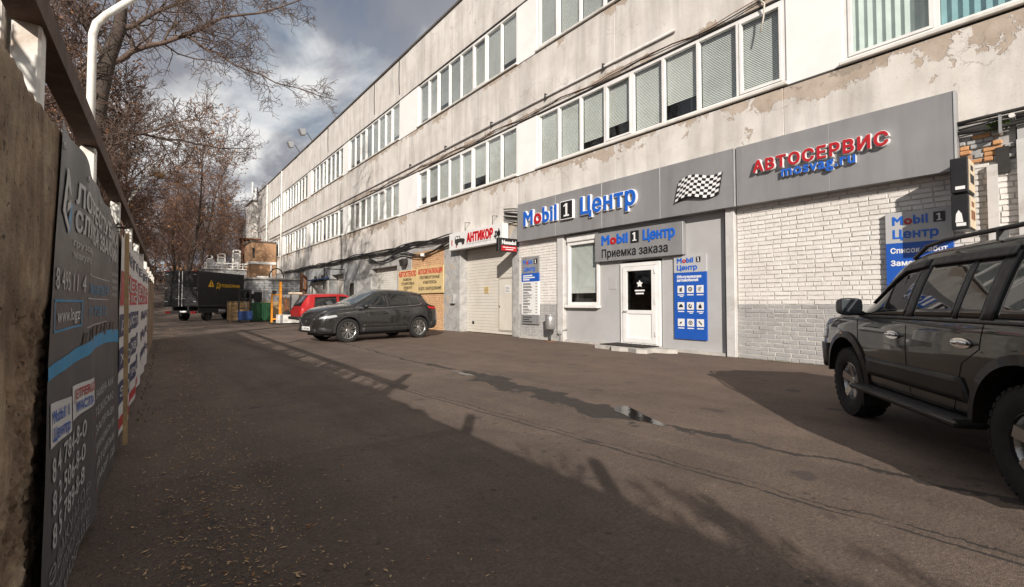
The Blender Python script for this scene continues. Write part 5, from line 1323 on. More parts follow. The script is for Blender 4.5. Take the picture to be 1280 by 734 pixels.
TR = .425; TZ = TR
c.body('paint_lc', [(0, TZ + .03, .53), (-2.85, TZ + .03, .53)])
wd_ = wheel(LC, 0, .80, TZ, TR, .29, .235, 1, 5, lugs=True)
for (x_, y_, sg) in ((0, -.80, -1), (-2.85, .80, 1), (-2.85, -.80, -1)): wheel(LC, x_, y_, TZ, TR, .29, .235, sg, 5, wd_)
for xa in (0, -2.85): arch_trim(c, 'wheel_arch_flare', xa, TZ + .03, .525, .60, 'paint_lc_low', LC, .03, 2, 178)
# lower two-tone cladding
for sg in (1, -1):
    c.patch('lower_cladding', [(-2.28, .60), (-2.24, .80), (-.56, .80), (-.56, .60)], 'paint_lc_low', LC, .018, 20, 4, (sg,))
    c.patch('lower_cladding', [(-3.86, .66), (-3.86, .86), (-3.48, .86), (-3.48, .66)], 'paint_lc_low', LC, .018, 8, 4, (sg,))
def gl(nm, poly, par=LC, mat='auto_glass', off=.006, sides=(1, -1)): return c.patch(nm, poly, mat, par, off, 18, 7, sides)
dr = []
front_win = [(-1.30, 1.285), (-1.30, 1.77), (-.98, 1.755), (-.28, 1.31), (-.30, 1.285)]
rear_win = [(-2.02, 1.29), (-2.02, 1.79), (-1.42, 1.785), (-1.42, 1.285)]
vent_win = [(-2.36, 1.29), (-2.36, 1.785), (-2.08, 1.79), (-2.08, 1.29)]
quarter = [(-3.60, 1.32), (-3.48, 1.76), (-2.50, 1.785), (-2.50, 1.29), (-3.5, 1.295)]
for poly, nm in ((front_win, 'side_window'), (rear_win, 'side_window'), (vent_win, 'side_window'), (quarter, 'quarter_window')): gl(nm, poly)
# black window surrounds
for poly in ([(-1.42, 1.27), (-1.42, 1.80), (-1.30, 1.79), (-1.30, 1.27)], [(-2.50, 1.28), (-2.50, 1.80), (-2.36, 1.80), (-2.36, 1.28)], [(-2.08, 1.285), (-2.08, 1.795), (-2.02, 1.795), (-2.02, 1.285)]): c.patch('window_pillar', poly, 'black_plastic', LC, .008, 4, 6, (1, -1))
c.patch('belt_moulding', [(-3.6, 1.255), (-3.6, 1.28), (-.3, 1.28), (-.3, 1.255)], 'black_plastic', LC, .014, 30, 2, (1, -1))
# wind deflectors over the door windows
for poly in ([(-1.36, 1.755), (-1.36, 1.83), (-1.0, 1.80), (-.42, 1.44), (-.46, 1.40), (-.98, 1.735)], [(-2.46, 1.765), (-2.46, 1.84), (-1.43, 1.835), (-1.43, 1.762)]): c.patch('wind_deflector', poly, 'black_plastic', LC, .03, 18, 4, (1, -1))
c.tpatch('windscreen', -.80, -.05, lambda u: .60 + .13 * u, 'auto_glass_sky', LC, .008)
# door gaps
for pts in ([(-.30, 1.25), (-.34, 1.0), (-.36, .62), (-.42, .50)], [(-1.36, 1.83), (-1.36, 1.25), (-1.38, .8), (-1.42, .50)], [(-2.43, 1.83), (-2.43, 1.27), (-2.40, 1.05), (-2.20, .92), (-2.10, .62), (-2.05, .50)], [(-.42, .50), (-1.42, .50), (-2.05, .50)], [(-.30, 1.25), (.12, 1.23), (.6, 1.12)]): c.seam('door_gap', pts, LC, sides=(1, -1), r_=.005)
# chrome handles with cups
for sg in (1, -1):
    for x_ in (-1.14, -2.2):
        z_ = 1.085; y_ = sg * (c.side(x_, z_) + .004); mb = MB()
        prof = []
        for k in range(20):
            a = 2 * math.pi * k / 20; prof.append((x_ + .125 * math.cos(a), y_, z_ + .042 * math.sin(a)))
        mb.prism(prof, (0, sg * .012, 0)); hb = mb.build('door_handle', 'chrome', LC, fix=True)
        MB().tube([(x_ - .105, y_ + sg * .012, z_), (x_ - .09, y_ + sg * .04, z_ + .006), (x_ + .03, y_ + sg * .045, z_ + .008), (x_ + .1, y_ + sg * .012, z_ + .004)], [.016, .018, .018, .014], 8).build('grip', 'chrome', hb, smooth=True)
    # mirror
    z_, x_ = 1.36, -.38; y_ = sg * .93; mb = MB()
    vs = []
    for (dx, sy, sz) in ((-.10, .8, .86), (-.085, .98, .98), (-.03, 1, 1), (.045, .9, .9), (.085, .6, .62)):
        for k in range(16):
            a = 2 * math.pi * k / 16; ca, sa = math.cos(a), math.sin(a); q_ = (abs(ca) ** .5 * (1 if ca > 0 else -1), abs(sa) ** .5 * (1 if sa > 0 else -1))
            vs.append((x_ + dx, y_ + sg * .14 + .125 * sy * q_[0], z_ + .01 + .10 * sz * q_[1]))
    mb.V = vs
    for i in range(4):
        for k in range(16): mb.F.append([i * 16 + k, (i + 1) * 16 + k, (i + 1) * 16 + (k + 1) % 16, i * 16 + (k + 1) % 16]); mb.M.append(0)
    mb.F.append(list(range(16))[::-1]); mb.M.append(0); mb.F.append([64 + k for k in range(16)]); mb.M.append(0)
    mo = mb.build('door_mirror', 'black_plastic', LC, fix=True); auto_smooth(mo, 50)
    MB().bar((x_ + .02, sg * .87, z_ - .09), (x_ - .01, y_ + sg * .05, z_ - .06), .07, .05).build('mirror_arm', 'black_plastic', mo)
    mb = MB().cbox(x_ - .108, x_ - .1005, y_ + sg * .14 - .105, y_ + sg * .14 + .105, z_ - .07, z_ + .09, .003); mb.build('mirror_glass', 'auto_glass_sky', mo)
    # running board
    bd_ = MB(); bd_.cbox(-2.36, -.46, sg * .98 - .13, sg * .98 + .13, .415, .47, .018); rb_ = bd_.build('running_board', 'paint_lc_low', LC)
    MB().cbox(-2.30, -.52, sg * .99 - .10, sg * .99 + .10, .4705, .478, .004).build('step_tread', 'black_plastic', rb_)
    # roof rail
    zz = 1.90; pts = [(-3.35, sg * .655, zz + .0), (-3.2, sg * .66, zz + .07), (-2.9, sg * .665, zz + .095), (-1.5, sg * .665, zz + .095), (-1.2, sg * .66, zz + .07), (-.95, sg * .65, zz - .03)]
    rl_ = MB().tube(pts, .02, 8).build('roof_rail', 'black_plastic', LC, smooth=True); MB().bar((-2.2, sg * .66, 1.9), (-2.2, sg * .66, 1.99), .07, .03).build('rail_foot', 'black_plastic', rl_)
    MB().cbox(.05, .125, sg * .955 - .006, sg * .955 + .02, 1.0, 1.035, .004).build('indicator', 'lamp_orange', LC)
    part('mud_flap', 'rubber', LC, (-.515, -.495, sg * .83 - .12, sg * .83 + .15, .22, .5)); part('mud_flap', 'rubber', LC, (-3.39, -3.37, sg * .83 - .12, sg * .83 + .15, .22, .55))
    # headlight and bumper corner
    c.patch('headlight', [(.60, .93), (.60, 1.09), (.84, 1.05), (.86, .93)], 'lamp_clear', LC, .01, 8, 4, (sg,))
    c.patch('front_bumper_wrap', [(.52, .52), (.56, .86), (.90, .86), (.90, .55)], 'paint_lc_low', LC, .025, 8, 4, (sg,))
MB().cbox(.86, 1.03, -.88, .88, .55, .82, .06).build('front_bumper', 'paint_lc_low', LC); MB().cbox(.90, .94, -.45, .45, .86, 1.02, .015).build('grille', 'chrome', LC)
mb = MB(); pr = [(.66, -.72, 1.27), (.66, .72, 1.27), (.90, .66, 1.20), (.90, -.66, 1.20)]; mb.prism(pr, (.03, 0, .035)); mb.build('bonnet_deflector', 'black_plastic', LC, fix=True)
MB().cbox(-4.06, -3.88, -.9, .9, .55, .80, .05).build('rear_bumper', 'paint_lc_low', LC)
for sg in (1, -1): c.patch('tail_lamp', [(-3.9, .95), (-3.9, 1.25), (-3.74, 1.25), (-3.74, .95)], 'lamp_red', LC, .012, 5, 4, (sg,))
mb = MB(); mb.tube([(0, -.75, TZ), (0, .75, TZ)], .05, 8); mb.tube([(-2.85, -.75, TZ), (-2.85, .75, TZ)], .05, 8); mb.box(-3.8, .7, -.6, .6, .36, .5); mb.build('chassis', 'black_plastic', LC)

for o_ in LC.children_recursive:      # taller cabin
    if o_.name.split('.')[0] not in ('wheel', 'tyre', 'rim') and o_.type == 'MESH':
        for v_ in o_.data.vertices:
            if v_.co.z > 1.27: v_.co.z = 1.27 + (v_.co.z - 1.27) * 1.04
# ---------- grey crossover in the middle
hd = Vector((-.985, -.173)); lf = Vector((-hd.y, hd.x)); fa = Vector((5.0, 14.67)) - .76 * lf
CX = thing('grey_crossover', 'dark grey crossover car parked across the lane in the sun before the yellow sign', 'car', (fa.x, fa.y, 0), math.atan2(hd.y, hd.x))
c = Car(CX, dict(top=[(-3.60, .80), (-3.56, 1.02), (-3.42, 1.16), (-3.18, 1.38), (-3.02, 1.55), (-2.8, 1.60), (-2.2, 1.65), (-1.55, 1.665), (-1.3, 1.645), (-1.1, 1.58), (-.65, 1.37), (-.18, 1.165), (.0, 1.14), (.3, 1.105), (.6, 1.03), (.78, .94), (.87, .83), (.91, .64)],
                 bot=[(-3.6, .42), (-3.3, .3), (-2, .27), (-.5, .27), (.5, .27), (.91, .32)], belt=[(-3.6, 1.1), (-3, 1.17), (-2, 1.11), (-.6, 1.055), (.1, 1.03), (.6, .94), (.91, .68)],
                 hw=[(-3.6, .72), (-3.4, .86), (-2.8, .91), (-1.4, .90), (-.2, .905), (.4, .88), (.7, .80), (.84, .68), (.91, .5)], rw=[(-3.6, .5), (-3, .56), (-1.5, .60), (-.8, .62), (0, .74), (.5, .66), (.91, .4)], sh=.05, edge=.1, crown=.035, crease=.68))
c.body('paint_cx', [(0, .38, .42), (-2.7, .38, .42)])
wd_ = wheel(CX, 0, .785, .37, .37, .22, .265, 1, 8, style=1)
for (x_, y_, sg) in ((0, -.785, -1), (-2.7, .785, 1), (-2.7, -.785, -1)): wheel(CX, x_, y_, .37, .37, .22, .27, sg, 10, wd_)
for xa in (0, -2.7): arch_trim(c, 'wheel_arch_trim', xa, .38, .415, .49, 'black_plastic', CX, .016, -8, 188)
c.patch('sill_cladding', [(-2.22, .29), (-2.22, .44), (-.48, .44), (-.48, .29)], 'black_plastic', CX, .016, 18, 4, (1, -1))
for poly, nm in (([(-1.42, 1.09), (-1.42, 1.54), (-1.24, 1.51), (-.62, 1.22), (-.42, 1.08)], 'side_window'), ([(-2.32, 1.14), (-2.32, 1.53), (-1.8, 1.565), (-1.52, 1.555), (-1.52, 1.095)], 'side_window'), ([(-2.82, 1.24), (-2.62, 1.42), (-2.38, 1.515), (-2.38, 1.145), (-2.66, 1.17)], 'quarter_window')): c.patch(nm, poly, 'auto_glass', CX, .006, 18, 6, (1, -1))
c.patch('window_pillar', [(-1.52, 1.085), (-1.52, 1.56), (-1.42, 1.545), (-1.42, 1.08)], 'black_plastic', CX, .008, 4, 5, (1, -1))
c.seam('window_chrome', [(-.40, 1.07), (-1.3, 1.082), (-2.3, 1.13), (-2.68, 1.16), (-2.86, 1.24)], CX, 'chrome', .009, (1, -1), .004)
c.tpatch('windscreen', -1.16, -.2, lambda u: .52 + .14 * u, 'auto_glass_sky', CX, .008)
c.tpatch('rear_window', -3.04, -3.36, lambda u: .48 + .06 * u, 'auto_glass', CX, .006)
for pts in ([(-.42, .99), (-.46, .75), (-.46, .46)], [(-1.47, 1.03), (-1.47, .75), (-1.44, .46)], [(-2.33, 1.09), (-2.30, .85), (-2.15, .68), (-2.05, .46)], [(-.20, .98), (.3, .93), (.66, .86)]): c.seam('door_gap', pts, CX, sides=(1, -1), r_=.005)
for sg in (1, -1):
    for x_, z_ in ((-1.3, .90), (-2.15, .94)):
        y_ = sg * (c.side(x_, z_) + .002); MB().tube([(x_ - .1, y_, z_), (x_ - .08, y_ + sg * .03, z_), (x_ + .08, y_ + sg * .03, z_), (x_ + .1, y_, z_)], .014, 6).build('door_handle', 'paint_cx', CX, smooth=True)
    mb = MB(); mb.lathe([(0, -.07), (.07, -.065), (.1, -.02), (.095, .03), (.06, .07), (0, .085)], (0, 0, 0), 'X', 14); mb.V = [(v[0] - .52, v[1] * 1.15 + sg * 1.0, v[2] * .8 + 1.13) for v in mb.V]; mo = mb.build('door_mirror', 'black_plastic', CX, smooth=True)
    MB().bar((-.5, sg * .86, 1.0), (-.52, sg * .94, 1.04), .05, .04).build('mirror_arm', 'black_plastic', mo)
    c.patch('headlight', [(.36, .80), (.40, .86), (.80, .81), (.84, .74), (.6, .75)], 'lamp_clear', CX, .008, 10, 3, (sg,))
    c.patch('tail_lamp', [(-3.5, .98), (-3.46, 1.09), (-3.05, 1.12), (-3.1, 1.03)], 'lamp_red', CX, .008, 8, 3, (sg,))
    c.patch('side_moulding', [(-2.1, .50), (-2.1, .53), (-.5, .53), (-.5, .50)], 'dark_metal', CX, .012, 14, 2, (sg,))
    c.patch('rear_bumper_cladding', [(-3.56, .44), (-3.56, .62), (-3.2, .56), (-3.2, .33)], 'black_plastic', CX, .012, 8, 3, (sg,))
    c.patch('front_bumper_cladding', [(.5, .31), (.5, .42), (.86, .5), (.88, .36)], 'black_plastic', CX, .012, 8, 3, (sg,))
mb = MB(); n_ = 12; ring = []
pg = [(-.36, .76), (.36, .76), (.40, .66), (.22, .5), (0, .45), (-.22, .5), (-.40, .66)]
mb.prism([(.87, a, b) for a, b in pg], (.05, 0, 0)); mb.build('grille', 'black_plastic', CX, fix=True)
MB().tube([(.915, a, b) for a, b in [(-.52, .74), (-.40, .66), (-.22, .5), (0, .45), (.22, .5), (.40, .66), (.52, .74)]], .016, 8).build('grille_wing', 'chrome', CX, smooth=True)
MB().lathe([(0, .0), (.055, .0), (.06, .01), (0, .015)], (.923, 0, .64), 'X', 14).build('badge', 'chrome', CX)
MB().cbox(.84, .93, -.56, .56, .33, .46, .03).build('lower_grille', 'black_plastic', CX); pl_ = part('number_plate', 'plate_white', CX, (.931, .94, -.26, .26, .39, .5)); text('о 318 ен', lambda u, v, w: (.941, -.23 + .46 * u, .41 + .06 * v), 'letter_black', pl_, 'plate_lettering', single=True, walls=False)
MB().prism([(-3.0, .02, 1.57), (-2.84, .02, 1.6), (-2.98, .02, 1.66)], (0, -.03, 0)).build('roof_fin', 'black_plastic', CX, fix=True)
part('underbody', 'black_plastic', CX, (-3.3, .6, -.62, .62, .2, .3))

# ---------- red hatchback behind it
RC = thing('red_hatchback', 'small boxy red hatchback parked nose to the building behind the grey crossover', 'car', (8.35, 22.6, 0), R(2))
c = Car(RC, dict(top=[(-2.98, .85), (-2.95, 1.02), (-2.72, 1.40), (-2.58, 1.575), (-2.4, 1.62), (-1.2, 1.64), (-.85, 1.58), (-.38, 1.06), (-.2, 1.03), (.4, 1.0), (.6, .95), (.68, .8)], bot=[(-2.98, .5), (-2.6, .42), (.4, .42), (.68, .5)],
                 belt=[(-2.98, 1.0), (-1, .99), (0, .97), (.68, .85)], hw=[(-2.98, .74), (-2.8, .81), (-1, .83), (.3, .81), (.68, .72)], rw=[(-2.98, .58), (-2.4, .62), (-1, .63), (-.4, .7), (.68, .6)], sh=.03, edge=.06, crown=.02))
c.body('paint_red', [(0, .36, .40), (-2.2, .36, .40)], 60)
wd_ = wheel(RC, 0, .7, .34, .34, .18, .205, 1, 5)
for (x_, y_, sg) in ((0, -.7, -1), (-2.2, .7, 1), (-2.2, -.7, -1)): wheel(RC, x_, y_, .34, .34, .18, .205, sg, 5, wd_)
for poly in ([(-1.28, 1.02), (-1.28, 1.53), (-.92, 1.52), (-.52, 1.06), (-.52, 1.02)], [(-2.42, 1.04), (-2.36, 1.48), (-1.4, 1.53), (-1.4, 1.02)]): c.patch('side_window', poly, 'auto_glass', RC, .006, 14, 5, (1, -1))
c.tpatch('rear_window', -2.62, -2.93, lambda u: .5 + .08 * u, 'auto_glass', RC, .008); c.tpatch('windscreen', -.80, -.42, lambda u: .54 + .1 * u, 'auto_glass_sky', RC, .008)
for pts in ([(-1.34, 1.56), (-1.34, .9), (-1.36, .5)], [(-.45, 1.0), (-.42, .5)]): c.seam('door_gap', pts, RC, sides=(1, -1))
MB().cbox(-3.08, -2.95, -.8, .8, .48, .62, .03).build('rear_bumper', 'black_plastic', RC); MB().cbox(.66, .8, -.8, .8, .48, .62, .03).build('front_bumper', 'black_plastic', RC)
for sg in (1, -1): MB().cbox(-3.0, -2.95, sg * .62 - .1, sg * .62 + .1, .72, .88, .01).build('tail_lamp', 'lamp_red', RC)

# ---------- black box truck
hz = R(90 - 41); TC = thing('box_truck', 'black box truck with yellow lettering seen from behind at the end of the lane', 'truck', (2.85, 37.3, 0), hz)
# local: x forward, y left; origin = rear right corner of the box
W_ = 2.3; L_ = 4.95
MB().cbox(0, L_, 0, W_, .98, 3.38, .03).build('box_body', 'truck_black', TC)
mb = MB()
for yy in (.02, W_ - .02): mb.box(-.012, .0295, yy - .02, yy + .02, .98, 3.38)
mb.box(-.012, .0295, .04, W_ - .04, 3.32, 3.38); mb.box(.03, L_, -.008, -.0005, .98, 1.08)
mb.build('edge_profile', 'dark_metal', TC)
for k, (a, b) in enumerate(((.05, W_ / 2 - .01), (W_ / 2 + .01, W_ - .05))):
    d_ = MB().cbox(-.035, -.0005, a, b, 1.05, 3.3, .01).build('rear_door', 'truck_black', TC)
    yb = b - .1 if k == 0 else a + .1; MB().tube([(-.06, yb, 1.0), (-.06, yb, 3.34)], .025, 6).build('locking_bar', 'galvanised', d_)
    for zz in (1.3, 2.2, 3.1):
        yh = a + .02 if k == 0 else b - .02; part('hinge', 'galvanised', d_, (-.05, -.036, min(yh, yh + (.2 if k == 0 else -.2)), max(yh, yh + (.2 if k == 0 else -.2)), zz, zz + .05))
    part('handle', 'galvanised', d_, (-.08, -.05, yb - .05, yb + .22 if k else yb + .05, 1.5, 1.54)) if k else part('handle', 'galvanised', d_, (-.08, -.05, yb - .22, yb + .05, 1.5, 1.54))
for yy in (.12, W_ - .3): part('marker_lamp', 'lamp_red', TC, (-.02, -.013, yy, yy + .18, 3.31, 3.36))
mb = MB(); mb.box(-.05, L_ + 1.7, .55, .67, .7, .97); mb.box(-.05, L_ + 1.7, W_ - .67, W_ - .55, .7, .97); mb.box(.0, .1, .1, W_ - .1, .55, .68); mb.box(.3, L_, .12, .2, .55, .9); mb.build('chassis', 'black_plastic', TC)
for yy in (.12, W_ - .42):
    part('tail_lamp', 'lamp_red', TC, (-.06, -.001, yy, yy + .3, .53, .68))
part('number_plate', 'plate_white', TC, (-.02, -.001, .75, 1.2, .6, .7))
wd_ = wheel(TC, 1.35, 1.95, .4, .4, .26, .23, 1, 6, alloy='dark_metal')
for (x_, y_, sg) in ((1.35, .35, -1), (L_ + .75, 1.95, 1), (L_ + .75, .35, -1)): wheel(TC, x_, y_, .4, .4, .26, .23, sg, 6, wd_)
MB().lathe([(0, -.35), (.2, -.35), (.22, -.3), (.22, .3), (.2, .35), (0, .35)], (2.6, .3, .65), 'X', 16).build('fuel_tank', 'galvanised', TC, smooth=True)
cb_ = MB(); cy0, cy1 = .2, W_ - .2
side_p = [(L_ + .1, .55), (L_ + .1, 2.2), (L_ + .35, 2.3), (L_ + .95, 2.2), (L_ + 1.45, 1.45), (L_ + 2.0, 1.25), (L_ + 2.12, .9), (L_ + 2.1, .5)]
cb_.prism([(a, cy0, b) for a, b in side_p], (0, cy1 - cy0, 0)); co_ = cb_.build('cab', 'truck_black', TC, fix=True)
for yy in (cy0 - .006, cy1 + .006): mb = MB(); mb.add([(a, yy, b) for a, b in ((L_ + .35, 1.4), (L_ + .35, 2.1), (L_ + .92, 2.1), (L_ + 1.35, 1.45))], [(0, 1, 2, 3)]); mb.build('side_window', 'auto_glass', TC)
mb = MB(); mb.add([(L_ + .97, cy0 + .1, 2.17), (L_ + .97, cy1 - .1, 2.17), (L_ + 1.46, cy1 - .1, 1.47), (L_ + 1.46, cy0 + .1, 1.47)], [(0, 1, 2, 3)]); mb.V = [(v[0] + .008, v[1], v[2] + .006) for v in mb.V]; mb.build('windscreen', 'auto_glass', TC)
MB().cbox(L_ + .95, L_ + 1.05, -.12, .12, 1.55, 1.95, .02).build('door_mirror', 'black_plastic', TC)
# lettering on the right side (faces local -y)
tm = lambda x0, x1, zb, cap: (lambda u, v, w: (x0 + (x1 - x0) * u, -.009 - .004 * w, zb + cap * v))
text('Д', tm(1.75, 2.15, 2.28, .34), 'truck_yellow', TC, bold=.02, walls=False); text('ЕЛОВЫЕЛИНИИ', tm(2.15, 4.4, 2.36, .2), 'truck_yellow', TC, bold=.03, walls=False)
mb = MB()
for tri in ([(.95, 2.34), (1.2, 2.34), (1.32, 2.8), (1.24, 2.8)], [(1.36, 2.74), (1.55, 2.34), (1.42, 2.34), (1.3, 2.52)], [(.98, 2.34), (1.5, 2.34), (1.46, 2.4), (1.0, 2.4)]): mb.add([(a, -.010 - .001 * len(mb.F), b) for a, b in tri], [list(range(len(tri)))])
mb.build('logo', 'truck_yellow', TC)

# ================================================================== THE YARD AT THE END OF THE LANE
def bricktex(name, c1, c2, cm, sc_):
    t = NT(name); xx, yy, zz = t.xyz(); cbn = t.n('ShaderNodeCombineXYZ'); t.l(t.math('ADD', xx, yy), cbn.inputs[0]); t.l(zz, cbn.inputs[1])
    b = t.n('ShaderNodeTexBrick'); t.l(cbn.outputs[0], b.inputs[0]); b.inputs['Color1'].default_value = (*c1, 1); b.inputs['Color2'].default_value = (*c2, 1); b.inputs['Mortar'].default_value = (*cm, 1)
    b.inputs['Scale'].default_value = sc_; b.inputs['Mortar Size'].default_value = .015; b.inputs['Brick Width'].default_value = .3; b.inputs['Row Height'].default_value = .09
    t.col(t.mix(.5, b.outputs[0], t.ramp(t.noise(1.2, 6), [(.3, .7), (.7, 1.2)]), 'MULTIPLY')); t.rough(.9); t.bump(b.outputs['Fac'], -.3, .02)
bricktex('brick_far', (.33, .165, .075), (.42, .23, .115), (.3, .22, .15), 1.0)
bricktex('block_far', (.36, .37, .38), (.44, .44, .44), (.25, .25, .25), .45)
AN = thing('low_annex', 'low grey block annex with a flat roof beside the box truck', 'building', (8.3, 42, 0))
part('wall', 'block_far', AN, (6.55, 10.4, 42, 47, 0, 3.12)); MB().cbox(6.4, 10.45, 41.85, 47.1, 3.123, 3.27, .02).build('roof', 'concrete', AN)
w_ = part('door', 'dark_gap', AN, (6.9, 7.5, 41.98, 41.999, 0.2, 2.1)); part('frame', 'white_paint', w_, (6.82, 6.9, 41.96, 41.999, .2, 2.2), (7.5, 7.58, 41.96, 41.999, .2, 2.2))
part('roof_clutter', 'white_paint', AN, (7.2, 8.4, 42.4, 43, 3.275, 3.42), (8.7, 9.3, 42.6, 43.2, 3.275, 3.6))
MB().tube([(8.6 + .55 * math.cos(a / 10 * math.pi), 42.3, 3.28 + .8 * math.sin(a / 10 * math.pi)) for a in range(11)], .05, 6).build('bent_pipe', 'dark_metal', AN)
GA = thing('white_roofed_garage', 'low garage with white roof railing and three white unit cages behind the truck', 'building', (6.5, 54, gz(6, 54)))
g0 = gz(6, 54)
part('wall', 'grey_block', GA, (4.7, 8.3, 54, 60, g0 - .5, 4.55)); part('roof', 'white_paint', GA, (4.55, 8.4, 53.85, 60.1, 4.553, 4.66))
mb = MB()
for k in range(9): xx = 4.6 + k * .46; mb.box(xx, xx + .06, 53.9, 53.96, 4.66, 5.12)
mb.box(4.6, 8.35, 53.89, 53.97, 5.12, 5.2); mb.box(4.6, 8.35, 53.89, 53.97, 4.86, 4.92); mb.build('roof_railing', 'white_paint', GA)
for xx, h_, w2 in ((4.85, 5.95, .42), (5.75, 6.15, .6), (7.05, 6.6, .6)):
    mb = MB()
    for a in (0, w2):
        for b in (0, .5): mb.box(xx + a - .04, xx + a + .04, 54.3 + b, 54.38 + b, 4.66, h_)
    for zz in (5.25, h_ - .4, h_ - .06): mb.box(xx - .04, xx + w2 + .04, 54.3, 54.36, zz, zz + .06); mb.box(xx - .04, xx + w2 + .04, 54.8, 54.86, zz, zz + .06)
    mb.build('unit_cage', 'white_paint', GA); part('cooling_unit', 'galvanised', GA, (xx + .06, xx + w2 - .06, 54.45, 54.75, 4.67, h_ - .5))
TB = thing('brick_stair_tower', 'orange brick stair tower standing against the far end of the facade', 'building', (9.3, 53, 1))
part('wall', 'brick_far', TB, (8.2, 10.4, 51.5, 55.5, 0, 5.05), (8.2, 10.4, 51.5, 55.5, 5.3, 7.2)); part('white_band', 'white_paint', TB, (8.12, 10.42, 51.42, 55.6, 5.051, 5.299)); part('roof', 'flashing', TB, (8.1, 10.45, 51.4, 55.6, 7.201, 7.33))
part('window', 'dark_gap', TB, (8.3, 8.5, 51.488, 51.499, 5.6, 6.6)); part('downpipe', 'white_paint', TB, (9.9, 10.0, 51.38, 51.49, .5, 5.0))
CG = thing('rusty_cage_tower', 'rusty steel lattice box above the brick stair tower', 'frame', (9, 58, 1.4))
mb = MB()
for a in (8.3, 10.0):
    for b in (57.5, 59.2): mb.bar((a, b, 1.0), (a, b, 8.2), .12)
for zz in (6.6, 7.4, 8.15):
    for a, b in (((8.3, 57.5), (10, 57.5)), ((8.3, 59.2), (10, 59.2)), ((8.3, 57.5), (8.3, 59.2))): mb.bar((*a, zz), (*b, zz), .1)
for k in range(6): mb.bar((8.4 + k * .3, 57.5, 6.6), (8.4 + k * .3, 57.5, 8.1), .05)
mb.build('lattice', 'rust', CG); part('roof', 'rust', CG, (8.15, 10.15, 57.35, 59.35, 8.2, 8.28))
EN = thing('end_tower', 'pale stair tower with white flue pipes at the far end of the roof line', 'building', (10, 64, 1.5))
part('wall', 'plaster', EN, (9.9, 14, 62.05, 66, 1, 13.2)); part('ledge', 'flashing', EN, (9.8, 14, 62.0, 66.1, 13.203, 13.4))
for xx, h_ in ((10.05, 15.7), (10.4, 15.0)): MB().tube([(xx, 63, 13.4), (xx, 63, h_)], .09, 10).build('flue_pipe', 'white_paint', EN, smooth=True)
mb = MB(); mb.bar((10.6, 63, 13.4), (10.6, 63, 15.2), .1); mb.bar((10.1, 63, 14.6), (11, 63, 14.6), .1); mb.build('aerial', 'dark_metal', EN)

def crate(label, x0, x1, y0, y1, h_, mat, group):
    q = thing('wooden_crate', label, 'crate', ((x0 + x1) / 2, y0, 0), group=group); n = 5
    for k in range(n):
        z0 = .12 + (h_ - .14) * k / n; z1 = .12 + (h_ - .14) * (k + 1) / n - .02
        part('slat', mat, q, (x0, x1, y0, y0 + .03, z0, z1)); part('slat', mat, q, (x0, x0 + .03, y0 + .031, y1, z0, z1)); part('slat', mat, q, (x1 - .03, x1, y0 + .031, y1, z0, z1))
    part('corner_post', mat, q, (x0 - .01, x0 + .08, y0 - .03, y0 - .001, 0.0, h_), (x1 - .08, x1 + .01, y0 - .03, y0 - .001, .0, h_), ((x0 + x1) / 2 - .04, (x0 + x1) / 2 + .04, y0 - .03, y0 - .001, 0, h_))
    part('lid', mat, q, (x0, x1, y0, y1, h_, h_ + .03)); return q
crate('open-slatted wooden crate behind the blue pallet stacker', 4.35, 5.5, 34.6, 35.8, 1.3, 'wood', 'crates in the yard')
crate('wide pale wooden crate between the green bins and the orange mast', 6.5, 7.6, 35.6, 36.8, 1.35, 'wood_pale', 'crates in the yard')
crate('low pale wooden crate right behind the orange mast', 7.0, 7.65, 32.6, 33.4, 1.05, 'wood_pale', 'crates in the yard')
for k, lab in enumerate(('left one of the two green ribbed bins by the crates', 'right one of the two green ribbed bins by the crates')):
    x0 = 5.55 + k * .58; q = thing('green_bin', lab, 'bin', (x0 + .25, 34.4, 0), group='green bins in the yard')
    MB().cbox(x0, x0 + .54, 34.4, 35.1, .06, 1.18, .02).build('body', 'green_paint', q)
    for j in range(4): part('rib', 'green_paint', q, (x0 + .05 + j * .125, x0 + .1 + j * .125, 34.36, 34.399, .1, 1.1))
    part('rim', 'green_paint', q, (x0 - .02, x0 + .56, 34.34, 35.12, 1.183, 1.25)); part('foot', 'black_plastic', q, (x0 + .05, x0 + .12, 34.45, 34.55, 0, .059), (x0 + .42, x0 + .5, 34.45, 34.55, 0, .059))
q = thing('pallet_stacker', 'blue pallet stacker with a tall dark mast in front of the crates', 'stacker', (5.05, 33.4, 0))
MB().cbox(4.68, 5.45, 33.3, 33.8, .14, .72, .04).build('body', 'blue_paint', q)
mb = MB(); mb.bar((4.75, 33.85, .1), (4.75, 33.85, 2.1), .09); mb.bar((5.38, 33.85, .1), (5.38, 33.85, 2.1), .09)
for zz in (.9, 1.5, 2.05): mb.bar((4.75, 33.85, zz), (5.38, 33.85, zz), .07)
mb.build('mast', 'black_plastic', q); MB().tube([(5.05, 33.28, .7), (5.05, 33.05, 1.2), (4.9, 33.0, 1.3)], .03, 6).build('tiller', 'galvanised', q)
for xx in (4.75, 5.38): MB().lathe([(0, -.05), (.09, -.05), (.09, .05), (0, .05)], (xx, 33.4, .09), 'X', 12).build('wheel', 'rubber', q)
q = thing('orange_lift_mast', 'orange steel lift mast standing beside the white chest', 'lift', (6.2, 29.4, 0))
mb = MB(); mb.bar((6.22, 29.5, .0), (6.22, 29.5, 2.45), .17, .12); mb.build('mast', 'orange_paint', q); mb = MB(); mb.bar((5.86, 29.9, 0), (5.86, 29.9, 1.75), .09); mb.bar((5.86, 29.9, 1.7), (6.2, 29.56, 1.7), .07); mb.bar((5.86, 29.9, .3), (6.2, 29.56, .3), .07); mb.build('side_frame', 'orange_paint', q)
